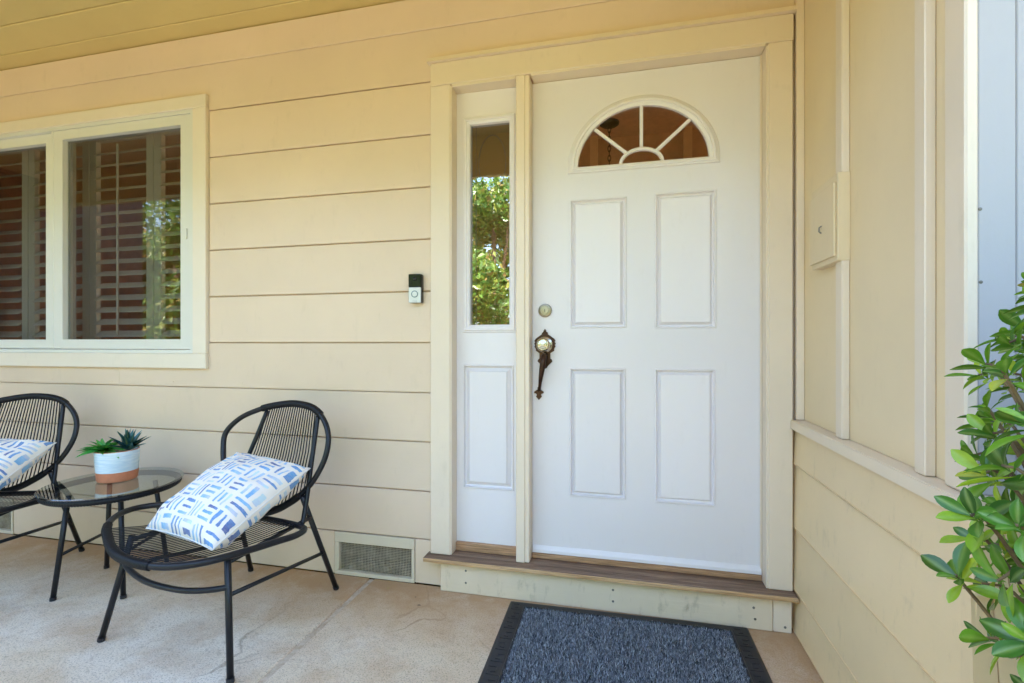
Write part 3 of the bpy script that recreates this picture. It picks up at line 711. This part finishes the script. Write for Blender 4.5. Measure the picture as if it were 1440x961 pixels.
# ------------------------------------------------------------------ chairs
SEAT = [(-.209, -.302, .397), (-.1, -.355, .399), (.008, -.392, .401), (.125, -.403, .401), (.218, -.382, .4), (.287, -.315, .398), (.327, -.2, .393), (.349, -.11, .389), (.364, -.03, .385), (.340, .030, .384), (.246, .052, .383), (.11, .060, .383), (-.05, .064, .383), (-.20, .064, .383), (-.330, .058, .383), (-.425, .036, .384), (-.474, -.020, .386), (-.474, -.085, .388), (-.418, -.166, .391), (-.318, -.243, .395)]
BACK = [(-.275, .197, .599), (-.285, .219, .671), (-.222, .24, .736), (-.122, .252, .778), (-.026, .259, .801), (.072, .263, .811), (.173, .258, .797), (.241, .245, .754), (.285, .224, .686), (.289, .198, .603), (.253, .171, .514), (.197, .152, .453), (.149, .141, .419), (.097, .133, .392), (.033, .128, .377), (-.06, .134, .397), (-.147, .147, .440), (-.232, .171, .514)]
def chain_pt(poly, cond_axis, val, pick):
    best = None
    k = len(poly)
    for i in range(k):
        a, b_ = poly[i], poly[(i+1) % k]
        if (a[cond_axis]-val)*(b_[cond_axis]-val) <= 0 and a[cond_axis] != b_[cond_axis]:
            t_ = (val-a[cond_axis])/(b_[cond_axis]-a[cond_axis]); p = a.lerp(b_, t_)
            if best is None or pick(p, best): best = p
    return best
def make_chair(label):
    t = thing('patio_chair', label, 'chair', (-2.12, -.40, 0), -.12, 'string chairs either side of the glass table')
    sr = catmull(SEAT, True, 6); br = catmull(BACK, True, 6)
    bm = bmesh.new(); tube(bm, sr, .0115, 10, True); obj('seat_ring', bm, M['frame'], t, True)
    bm = bmesh.new(); tube(bm, br, .0115, 10, True); obj('back_ring', bm, M['frame'], t, True)
    # ridged cord wrapping round the front of the seat ring and the top and foot of the back ring
    def wrapping(pts):
        bm = bmesh.new(); P = []; Rr = []; acc = 0
        for a, b_ in zip(pts, pts[1:]):
            d_ = (b_-a).length; k = max(1, int(d_/.0017))
            for j in range(k): P.append(a.lerp(b_, j/k))
        for i in range(len(P)): Rr.append(.0155 if i % 3 else .0138)
        tube(bm, P, Rr, 10); obj('cord_wrap', bm, M['cord'], t, True)
    i0 = 19*6-2; wrapping([sr[i % len(sr)] for i in range(i0, i0+6*5-1)])
    wrapping(br[3*6+1:6*6+5]); wrapping(br[11*6:17*6-3])
    # rods
    rl = [(-.078, .2545, .775), (-.118, .193, .587), (-.150, .128, .430), (-.165, .085, .372)]
    rr = [(.206, .2535, .775), (.226, .193, .585), (.252, .121, .380), (.256, .092, .366)]
    for q in (rl, rr):
        bm = bmesh.new(); tube(bm, catmull(q, False, 5), .0095, 9); obj('back_rod', bm, M['frame'], t, True)
    # cords
    nb = 22
    for i in range(nb):
        f = (i+.7)/(nb+.4)
        xt = -.072+f*(.202+.072); xb = -.135+f*(.232+.135)
        pt = chain_pt(br, 0, xt, lambda p, q: p.z > q.z); pb = chain_pt(br, 0, xb, lambda p, q: p.z < q.z)
        mid = (pt+pb)/2+Vector((0, .006, -.002))
        bm = bmesh.new(); tube(bm, [pt+Vector((0, -.006, .004)), mid, pb+Vector((0, -.006, -.004))], .0026, 5); obj('back_cord', bm, M['cord'], t, True)
    ns = 27
    front = [sr[i % len(sr)] for i in range(i0, i0+6*5-1)]
    for i in range(ns):
        f = (i+.5)/ns
        a = chain_pt(sr, 0, -.298+f*(.222+.298), lambda p, q_: p.y < q_.y)
        xb = -.13+f*(.318+.13)
        b_ = chain_pt(sr, 0, xb, lambda p, q_: p.y > q_.y)
        mid = (a+b_)/2+Vector((0, 0, -.010))
        bm = bmesh.new(); tube(bm, [a+Vector((0, 0, .009)), a.lerp(mid, .5)+Vector((0, 0, .001)), mid, mid.lerp(b_, .5)+Vector((0, 0, -.001)), b_+Vector((0, 0, .006))], .0019, 5); obj('seat_cord', bm, M['cord'], t, True)
    # legs and stretchers
    def leg(p0, p1):
        bm = bmesh.new(); tube(bm, [p0, p1], .0105, 10)
        l_ = obj('leg', bm, M['frame'], t, True)
        d_ = (Vector(p1)-Vector(p0)).normalized()
        bm = bmesh.new(); tube(bm, [Vector(p0)-d_*.001, Vector(p0)+d_*.014], .0122, 10); obj('foot_cap', bm, M['rubber'], l_, 'auto')
    leg((.327, -.269, .003), (.302, -.258, .384)); leg((-.303, -.27, .003), (-.190, -.236, .384))
    leg((.242, .323, .004), (.232, .135, .460)); leg((-.255, .325, .004), (-.144, .137, .452))
    for q in (((.300, -.262, .372), (.2405, .168, .365)), ((-.196, -.238, .368), (-.156, .165, .365))):
        bm = bmesh.new(); tube(bm, q, .0085, 8); obj('side_rail', bm, M['frame'], t, True)
    for q in (((.309, -.262, .27), (.2395, .238, .192)), ((-.226, -.247, .27), (-.21, .238, .192))):
        bm = bmesh.new(); tube(bm, q, .0075, 8); obj('side_stretcher', bm, M['frame'], t, True)
    bm = bmesh.new(); tube(bm, catmull([(-.212, -.243, .31), (-.14, -.285, .302), (.021, -.325, .296), (.165, -.322, .292), (.25, -.295, .292), (.307, -.262, .296)], False, 6), .0095, 9); obj('front_stretcher', bm, M['frame'], t, True)
    return t
chair = make_chair('black string chair nearer the door, its back ring against the wall left of the vent')
chair2 = dup(chair, 'black string chair cut by the left edge of the photo, beyond the glass table')
chair2.location = (-3.46, -.45, 0); chair2.rotation_euler = (0, 0, .36)

# ------------------------------------------------------------------ pillows
def pillow(ch, L_, B_, R_, T_, label, seed, th=.092):
    a = ch.rotation_euler.z; rot = Matrix.Rotation(a, 3, 'Z'); o = Vector(ch.location)
    P = [o+rot @ Vector(q) for q in (L_, B_, R_, T_)]
    base = sum(P, Vector())/4
    p = thing('throw_pillow', label, 'pillow', base, 0, 'white pillows with blue brush strokes')
    P = [q-base for q in P]
    n_ = (P[1]-P[0]).cross(P[3]-P[0]).normalized()
    K = 36; bm = bmesh.new(); uvl = bm.loops.layers.uv.new('UVMap'); grid = {}
    for side in (1, -1):
        for i in range(K+1):
            for j in range(K+1):
                rim = i in (0, K) or j in (0, K)
                if side == -1 and rim: grid[(side, i, j)] = grid[(1, i, j)]; continue
                u = i/K*2-1; v = j/K*2-1
                uu = u*(1-.055*(1-v*v)); vv = v*(1-.055*(1-u*u))
                s_, q = (uu+1)/2, (vv+1)/2
                c_ = P[0]*(1-s_)*(1-q)+P[1]*s_*(1-q)+P[2]*s_*q+P[3]*(1-s_)*q
                h = th*((1-u*u)*(1-v*v))**.42
                wr = noise.noise((u*2.2+seed, v*2.2, side*3.0))*.014+noise.noise((u*6+seed, v*6, side*2.0))*.004
                # gathers running in from the corners
                for cu, cv in ((-1, -1), (1, -1), (1, 1), (-1, 1)):
                    r_ = math.hypot(u-cu, v-cv); an = math.atan2(v-cv, u-cu)
                    wr += .008*math.exp(-(r_/.5)**2)*math.sin(an*11+seed)*min(1, r_*4)
                e = min(1, ((1-abs(u))*6))*min(1, ((1-abs(v))*6))
                grid[(side, i, j)] = bm.verts.new(c_+n_*side*(h+wr*e))
        for i in range(K):
            for j in range(K):
                ids = [(i, j), (i+1, j), (i+1, j+1), (i, j+1)]
                f = bm.faces.new([grid[(side, *q)] for q in (ids if side == 1 else ids[::-1])])
                for lp, q in zip(f.loops, ids if side == 1 else ids[::-1]): lp[uvl].uv = (q[0]/K+seed*.37, q[1]/K+seed*.11)
    obj('cushion', bm, M['pillow'], p, True)
    bm = bmesh.new(); ring = []
    for i in range(K): ring.append((i, 0))
    for j in range(K): ring.append((K, j))
    for i in range(K, 0, -1): ring.append((i, K))
    for j in range(K, 0, -1): ring.append((0, j))
    pts = []
    for i, j in ring:
        u = i/K*2-1; v = j/K*2-1; uu = u*(1-.055*(1-v*v)); vv = v*(1-.055*(1-u*u)); s_, q = (uu+1)/2, (vv+1)/2
        pts.append(P[0]*(1-s_)*(1-q)+P[1]*s_*(1-q)+P[2]*s_*q+P[3]*(1-s_)*q)
    tube(bm, pts, .0022, 5, True); obj('seam', bm, simple("white_cotton_seam", (.80, .78, .77), .9), p, True)
    return p
pillow(chair, (-.150, -.215, .408), (.255, -.275, .412), (.258, .150, .572), (-.112, .152, .600), 'white pillow with blue brush strokes leaning in the chair nearer the door', 2.0)
pillow(chair2, (-.170, -.200, .410), (.215, -.235, .415), (.262, .130, .600), (-.120, .150, .612), 'white pillow with blue brush strokes in the chair cut by the left edge', 5.0)

# ------------------------------------------------------------------ glass table
tb = thing('side_table', 'round black side table with a glass top between the two chairs', 'table', (-2.872, -.262, 0))
TR = .252
bm = bmesh.new(); lathe(bm, [(.001, .4385), (TR+.008, .4385), (TR+.010, .4405), (TR+.010, .4440), (TR+.008, .446), (.001, .446)], 0, 0, 0, 'z', 64, False, False)
obj('glass_top', bm, M['tabletop'], tb, 'auto')
bm = bmesh.new(); P = [(TR*.955*math.cos(2*math.pi*i/420), TR*.955*math.sin(2*math.pi*i/420), .424) for i in range(420)]
tube(bm, P, [.0135 if i % 3 else .0120 for i in range(420)], 10, True); obj('rim', bm, M['cord'], tb, True)
ft = [(-.068, -.200), (.200, -.118), (-.156, .082), (.112, .162)]
tp = [(-.055, -.150), (.150, -.090), (-.110, .062), (.088, .120)]
for (a, b_), (c_, d_) in zip(ft, tp):
    bm = bmesh.new(); tube(bm, [(a, b_, .003), (c_, d_, .424)], .0100, 10); lg = obj('leg', bm, M['frame'], tb, True)
    bm = bmesh.new(); tube(bm, [(a, b_, .0), (a*.995, b_*.995, .014)], .0115, 10); obj('foot_cap', bm, M['rubber'], lg, 'auto')
for i, j in ((0, 2), (1, 3)):
    f = .42; A = [ft[i][q]*(1-f)+tp[i][q]*f for q in (0, 1)]; B = [ft[j][q]*(1-f)+tp[j][q]*f for q in (0, 1)]
    bm = bmesh.new(); tube(bm, [(A[0], A[1], .18), (B[0], B[1], .18)], .0070, 8); obj('stretcher', bm, M['frame'], tb, True)

# ------------------------------------------------------------------ pot and succulents
PX, PY, PZ = -2.895, -.232, .4462
pot = thing('plant_pot', 'pale glazed pot with a bare terracotta base on the glass table', 'plant pot', (PX, PY, PZ))
bm = bmesh.new(); lathe(bm, [(.066, .0), (.074, .004), (.0765, .010), (.0788, .0455)], 0, 0, 0, 'z', 48, True, False); obj('terracotta_base', bm, M['terra'], pot, 'auto')
bm = bmesh.new(); lathe(bm, [(.0789, .0457), (.0820, .090), (.0835, .136), (.0825, .139), (.0800, .139), (.0790, .135), (.0775, .114)], 0, 0, 0, 'z', 48, False, False); obj('glazed_wall', bm, M['glaze'], pot, 'auto')
bm = bmesh.new(); lathe(bm, [(.0832, .1365), (.0825, .1398), (.0796, .1398), (.0792, .1365)], 0, 0, 0, 'z', 48, False, False); obj('bare_rim', bm, M['terra'], pot, 'auto')
bm = bmesh.new(); lathe(bm, [(.0775, .122), (.05, .129), (.001, .131)], 0, 0, 0, 'z', 32, False, False)
for k in range(40):
    s_ = bmesh.ops.create_icosphere(bm, subdivisions=1, radius=random.uniform(.003, .006)); a = random.uniform(0, 6.28); r_ = random.uniform(0, .07)
    for v in s_['verts']: v.co += Vector((r_*math.cos(a), r_*math.sin(a), .129))
obj('grit', bm, M['soil'], pot)
def leaf_mesh(name, length, width, shape, mat, curl=.25, fold=.18, rows=7, thick=0):
    """a leaf along +x, width profile shape(t), midrib marked by the 'rib' attribute"""
    bm = bmesh.new(); rib = bm.verts.layers.float.new('rib'); rows_ = []
    for i in range(rows+1):
        t_ = i/rows; x = length*t_; z = -curl*length*t_*t_; wd_ = width*shape(t_)/2; rr = []
        for s_ in (-1, -.5, 0, .5, 1):
            v = bm.verts.new((x, wd_*s_, z+abs(s_)**1.5*fold*wd_*2+(0 if s_ else 0))); v[rib] = 1.0 if s_ == 0 else 0.0; rr.append(v)
        rows_.append(rr)
    for p, q in zip(rows_, rows_[1:]):
        for j in range(4): bm.faces.new((p[j], p[j+1], q[j+1], q[j]))
    if thick:
        bmesh.ops.solidify(bm, geom=bm.faces[:], thickness=thick)
    for f in bm.faces: f.smooth = True
    me = bpy.data.meshes.new(name); bm.to_mesh(me); bm.free(); me.materials.append(mat); return me
spear = lambda t_: max(.02, (1-t_)**.75*(.55+.45*min(1, t_*4))*1.15)
def succulent(label, x, y, z, me, nleaf, el0, el1, sc0, sc1, seed):
    rnd_ = random.Random(seed)
    s_ = thing('succulent', label, 'succulent', (x, y, z), 0)
    for k in range(nleaf):
        f = k/(nleaf-1); az = k*2.39996+rnd_.uniform(-.2, .2); el = R(el0+(el1-el0)*f+rnd_.uniform(-7, 7)); sz = sc0+(sc1-sc0)*f
        o = bpy.data.objects.new('leaf', me); COL.objects.link(o); o.parent = s_
        o.rotation_euler = (rnd_.uniform(-.3, .3), -el, az); o.scale = (sz, sz, sz); o.location = (.006*math.cos(az), .006*math.sin(az), .004+.012*f)
g1 = leaf_mesh('succulent_leaf', .078, .036, spear, M['succ1'], .25, .3, 6, .003)
g2 = leaf_mesh('aloe_leaf', .082, .027, spear, M['succ2'], .05, .35, 6, .003)
succulent('bright green spreading succulent at the front left of the pot', PX-.030, PY-.040, PZ+.130, g1, 26, 2, 62, 1.30, .7, 3)
succulent('dark blue green spiky succulent at the back right of the pot', PX+.042, PY+.018, PZ+.130, g2, 20, 20, 84, 1.18, 1.1, 5)

# ------------------------------------------------------------------ doormat
dm = thing('doormat', 'black rubber edged doormat with blue grey bristles before the doorstep', 'doormat', (-.613, -.335, .001), R(1.2))
MW, MD, BW = .455, .305, .070
bm = bmesh.new()
plate_pts = lambda a, b_, z: [(-a, -b_, z), (a, -b_, z), (a, b_, z), (-a, b_, z)]
rings = [[bm.verts.new(p) for p in plate_pts(*q)] for q in ((MW, MD, 0), (MW, MD, .004), (MW-.006, MD-.006, .009), (MW-.012, MD-.012, .0098), (MW-BW+.008, MD-BW*.62+.006, .0098), (MW-BW+.006, MD-BW*.62+.004, .0125), (MW-BW+.001, MD-BW*.62, .0125), (MW-BW, MD-BW*.62, .004))]
for p, q in zip(rings, rings[1:]):
    for i in range(4): bm.faces.new((p[i], p[(i+1) % 4], q[(i+1) % 4], q[i]))
bm.faces.new(rings[-1])
def key(bm, cx, cy, s_, flip):
    w_ = .0035; segs = [(-1, -1, 1, -1), (1, -1, 1, 1), (1, 1, -.35, 1), (-.35, 1, -.35, -.3), (-.35, -.3, .35, -.3)]
    for a, b_, c_, d_ in segs:
        if flip: a, c_ = -a, -c_
        x0, x1 = sorted((cx+a*s_, cx+c_*s_)); y0, y1 = sorted((cy+b_*s_, cy+d_*s_))
        box(bm, x0-w_/2, x1+w_/2, y0-w_/2, y1+w_/2, .0094, .0112)
for sx in (-1, 1):
    for k in range(9): key(bm, sx*(MW-.036), -MD+.045+k*.065, .019, k % 2 == 0)
obj('rubber_border', bm, M['rubber'], dm)
rb_ = random.Random(11); vs_, fs_ = [], []
for k in range(52000):
    x = rb_.uniform(-MW+BW+.001, MW-BW-.001); y_ = rb_.uniform(-MD+BW*.62, MD-BW*.62)
    a = rb_.uniform(0, 6.283); h = rb_.uniform(.007, .014); ln = rb_.uniform(.000, .010); wd_ = rb_.uniform(.0007, .0014); la = rb_.uniform(0, 6.283)
    c_, s_ = math.cos(a)*wd_, math.sin(a)*wd_; i = len(vs_)
    vs_ += [(x-c_, y_-s_, .004), (x+c_, y_+s_, .004), (x+ln*math.cos(la)*.5+c_*.8, y_+ln*math.sin(la)*.5+s_*.8, .004+h*.6), (x+ln*math.cos(la)*.5-c_*.8, y_+ln*math.sin(la)*.5-s_*.8, .004+h*.6), (x+ln*math.cos(la), y_+ln*math.sin(la), .004+h)]
    fs_ += [(i, i+1, i+2, i+3), (i+3, i+2, i+4)]
me = bpy.data.meshes.new('bristle_pile'); me.from_pydata(vs_, [], fs_); me.materials.append(M['bristle'])
bp_ = bpy.data.objects.new('bristle_pile', me); COL.objects.link(bp_); bp_.parent = dm; bp_['kind'] = 'stuff'

# ------------------------------------------------------------------ leaves of litter on the slab
for k, (x, y_, rz) in enumerate(((-1.44, -.155, .4), (-1.62, -.06, 2.0), (-1.475, -.10, 1.1))):
    me = leaf_mesh('dry_leaf', (.016, .012, .009)[k], (.007, .006, .005)[k], lambda t_: max(.05, math.sin(math.pi*min(1, t_*.92+.05))), simple("dry_leaf_brown", [(.05, .04, .03), (.45, .38, .10), (.09, .06, .04)][k], .8), .1)
    o = bpy.data.objects.new('fallen_leaf', me); COL.objects.link(o); o.location = (x, y_, .004); o.rotation_euler = (0, 0, rz)
    tag(o, ['dark dry leaf lying on the concrete before the doorstep', 'tiny yellow leaf on the concrete below the white vent', 'brown leaf scrap on the concrete near the doorstep end'][k], 'leaf')

# ------------------------------------------------------------------ shrub beside the side wall
ob = lambda t_: max(.03, (math.sin(math.pi*min(1, t_**1.45*.96))**.8*.92+.08*t_*(1-t_)*4)*(1 if t_ < .98 else .6))
LM = [leaf_mesh('shrub_leaf', .062, .026, ob, M['leaf'], c_, f_, 8) for c_, f_ in ((.10, .16), (.22, .10), (.02, .22), (.30, .2))]
BC, BR_ = Vector((.205, -1.335, .72)), Vector((.430, .330, .56))
sh = thing('garden_shrub', 'glossy leafed green shrub at the right edge before the side wall corner', 'shrub', (BC.x, BC.y, 0))
rs_ = random.Random(21); leaves = []; twigs = []
def rosette(tip, dr, n_, sc_):
    q = dr.to_track_quat('X', 'Z')
    for k in range(n_):
        az = k*2.39996+rs_.uniform(-.3, .3); f = k/n_
        tilt = R(82-52*f+rs_.uniform(-12, 12))
        ld = q @ Vector((math.cos(tilt), math.sin(tilt)*math.cos(az), math.sin(tilt)*math.sin(az)))
        side = ld.cross(dr); side = side.normalized() if side.length > .05 else Vector((0, 0, 1)).cross(ld).normalized()
        up_ = side.cross(ld).normalized()
        if up_.dot(dr) < 0: up_, side = -up_, -side
        yv = up_.cross(ld)
        mt = Matrix((ld, yv, up_)).transposed().to_4x4()
        s_ = sc_*rs_.uniform(.55, 1.18)*(1-.25*f)
        p = tip-dr*(.022*(1-f))
        leaves.append((Matrix.Translation(p) @ mt @ Matrix.Scale(s_, 4), p+ld*.03*s_, rs_.randrange(4)))
NT = 520
for k in range(NT):
    z = 1-2*(k+.5)/NT; a = k*2.39996; r_ = (1-abs(z)**3.2)**.5
    d_ = Vector((r_*math.cos(a), r_*math.sin(a), z))
    lump = 1+.16*noise.noise(d_*2.1)+rs_.uniform(-.07, .06)
    if z < -.15: lump *= 1-.22*min(1, (-.15-z)/.4)
    tip = BC+Vector((d_.x*BR_.x, d_.y*BR_.y, d_.z*BR_.z))*lump
    if tip.y > -.972: tip.y = -.972-rs_.uniform(0, .03)
    # the shrub has been sheared flat along the walkway side
    cut = Vector((.863, -.506, 0)); lim = .010+max(0, tip.z-1.04)*.38+max(0, .78-tip.z)*.62+rs_.uniform(-.030, .030)
    dist = (tip-Vector((-.0845, -1.105, 0))).dot(cut)
    if dist < lim: tip += cut*(lim-dist)
    dr = (d_*.75+Vector((rs_.uniform(-.4, .4), rs_.uniform(-.4, .4), rs_.uniform(.0, .6)))).normalized()
    rosette(tip, dr, rs_.randint(7, 10), rs_.uniform(.62, .90)); twigs.append((tip, dr))
for k in range(450):                                              # inner shoots
    d_ = Vector((rs_.gauss(0, 1), rs_.gauss(0, 1), rs_.gauss(0, 1))).normalized(); tip = BC+Vector((d_.x*BR_.x, d_.y*BR_.y, d_.z*BR_.z))*rs_.uniform(.50, .88)
    rosette(tip, (d_+Vector((0, 0, .4))).normalized(), 8, rs_.uniform(.65, .85))
base = Vector((BC.x, BC.y, 0))
def rank(e):
    p = to_px(e[1])
    if not p: return 9e9
    o_ = max(0, p[0]-1450, -p[0])+max(0, p[1]-975, -p[1])
    return o_*.02+p[2]
order = sorted(range(len(leaves)), key=lambda i: rank(leaves[i]))
for i in order[:295]:
    mt, p, v = leaves[i]; o = bpy.data.objects.new('leaf', LM[v]); COL.objects.link(o); o.parent = sh
    o.matrix_basis = Matrix.Translation(-base) @ mt
bm = bmesh.new(); bm.verts.layers.float.new('rib')
for i in order[295:]:
    mt, p, v = leaves[i]; k0 = len(bm.verts); bm.from_mesh(LM[v]); bm.verts.ensure_lookup_table()
    mm = Matrix.Translation(-base) @ mt
    for q in range(k0, len(bm.verts)): bm.verts[q].co = mm @ bm.verts[q].co
lm = obj('leaf_mass', bm, M['leafmass'], sh, True); lm['kind'] = 'stuff'
bm = bmesh.new()
hub = Vector((0, 0, .35))
for tip, dr in twigs:
    t_ = tip-base; tube(bm, catmull([hub+Vector((rs_.uniform(-.03, .03), rs_.uniform(-.03, .03), 0)), hub.lerp(t_, .55)+Vector((0, 0, -.05)), t_-dr*.05, t_], False, 4), [.0042-.0028*i/12 for i in range(13)], 5)
obj('twigs', bm, M['twig'], sh, True)
bm = bmesh.new(); tube(bm, [(0, 0, -.14), (.01, 0, .15), (0, 0, .40)], [.03, .025, .018], 10); obj('stem', bm, M['twig'], sh, True)

# ------------------------------------------------------------------ garden across the way (mirrored bush, plus trees and hedge added to block sky)
def tree(name, label, cat, x, y_, h, rad, z0, nl, seed, size, group):
    t = thing(name, label, cat, (x, y_, -.12), 0, group); rt = random.Random(seed); vs_, fs_ = [], []
    cl = [Vector((rt.gauss(0, .5)*rad, rt.gauss(0, .5)*rad, z0+(h-z0)*rt.random())) for _ in range(26)]
    for k in range(nl):
        c_ = cl[rt.randrange(26)]; d_ = Vector((rt.gauss(0, 1), rt.gauss(0, 1), rt.gauss(0, .9))).normalized()
        p = c_+d_*rad*.42*rt.uniform(.5, 1)
        a = Vector((rt.gauss(0, 1), rt.gauss(0, 1), rt.gauss(0, 1)+.4)).normalized(); b_ = a.orthogonal().normalized(); c2 = a.cross(b_)
        an = rt.uniform(0, 6.28); e = (b_*math.cos(an)+c2*math.sin(an)); f_ = a.cross(e); s_ = size*rt.uniform(.6, 1.2); i = len(vs_)
        vs_ += [p-e*s_, p+f_*s_*.4-a*s_*.1, p+e*s_, p-f_*s_*.4-a*s_*.1]; fs_.append((i, i+1, i+2, i+3))
    me = bpy.data.meshes.new('crown'); me.from_pydata([tuple(v) for v in vs_], [], fs_); me.materials.append(M['treeleaf'])
    o = bpy.data.objects.new('crown', me); COL.objects.link(o); o.parent = t; o['kind'] = 'stuff'
    bm = bmesh.new(); tube(bm, [(0, 0, -.1), (.05, 0, h*.3), (0, .05, h*.8)], [.10, .08, .03], 8)
    for c_ in cl[:8]: tube(bm, [(.03, 0, h*.3), c_*.6+Vector((0, 0, h*.1)), c_], [.05, .03, .012], 5)
    obj('trunk', bm, M['twig'], t, True)
GRP = 'garden shrubs across from the porch'
tree('garden_bush', 'tall leafy bush across the garden, mirrored in the sidelight pane', 'bush', -2.85, -6.0, 4.0, 1.15, .3, 19000, 3, .065, GRP)
tree('sky_block_tree', 'dense dark tree added to block sky mirrored in the window', 'tree', -9.3, -5.8, 4.0, 1.5, .5, 12000, 12, .10, 'trees added beyond the left end of the porch')  # left trees added to block the sky mirrored in the window
tree('sky_block_tree', 'second dense tree added farther left to block sky mirrored in the window', 'tree', -12.4, -6.4, 4.4, 1.5, .5, 11000, 13, .10, 'trees added beyond the left end of the porch')
for k, (hx_, hy_, hh) in enumerate(((-12.6, -8.6, 4.4), (-7.0, -8.4, 4.1), (-5.0, -8.6, 4.5), (.3, -8.2, 4.2), (2.9, -8.0, 4.6), (5.6, -7.8, 4.2), (8.2, -7.2, 4.4))):  # hedge row added to block low sky from the wall
    tree('garden_bush', ['broad bush at the far left of the added sky-blocking hedge', 'bush second from the left in the added sky-blocking hedge', 'added sky-blocking bush left of the tall mirrored one', 'added sky-blocking bush right of the tall mirrored one', 'tallest bush in the right half of the added sky-blocking hedge', 'bush second from the right in the added sky-blocking hedge', 'bush at the far right of the added sky-blocking hedge'][k], 'bush', hx_, hy_, hh, 1.6, .1, 7500, 30+k, .13, GRP)
sf = thing('sky_block_screen', 'dark brown board screen added to block sky at the left end of the porch, mirrored in the left pane', 'fence', (-6.03, -1.6, -.12))  # added out of view to darken the left end and pane
fm = paint("dark_screen_stain", (.06, .048, .04), .6, (1, 1, .15), .15, .2)
for k in range(5, 20):
    bx('screen_board', fm, sf, -.011+.004*(k % 2), .011+.004*(k % 2), -1.6+.163*k, -1.6+.163*k+.158, .02, 2.92+.01*random.random(), .003)
for k in range(3): bx('screen_post', fm, sf, -.12, -.018, -.78+1.18*k, -.68+1.18*k, 0, 2.8, .004)
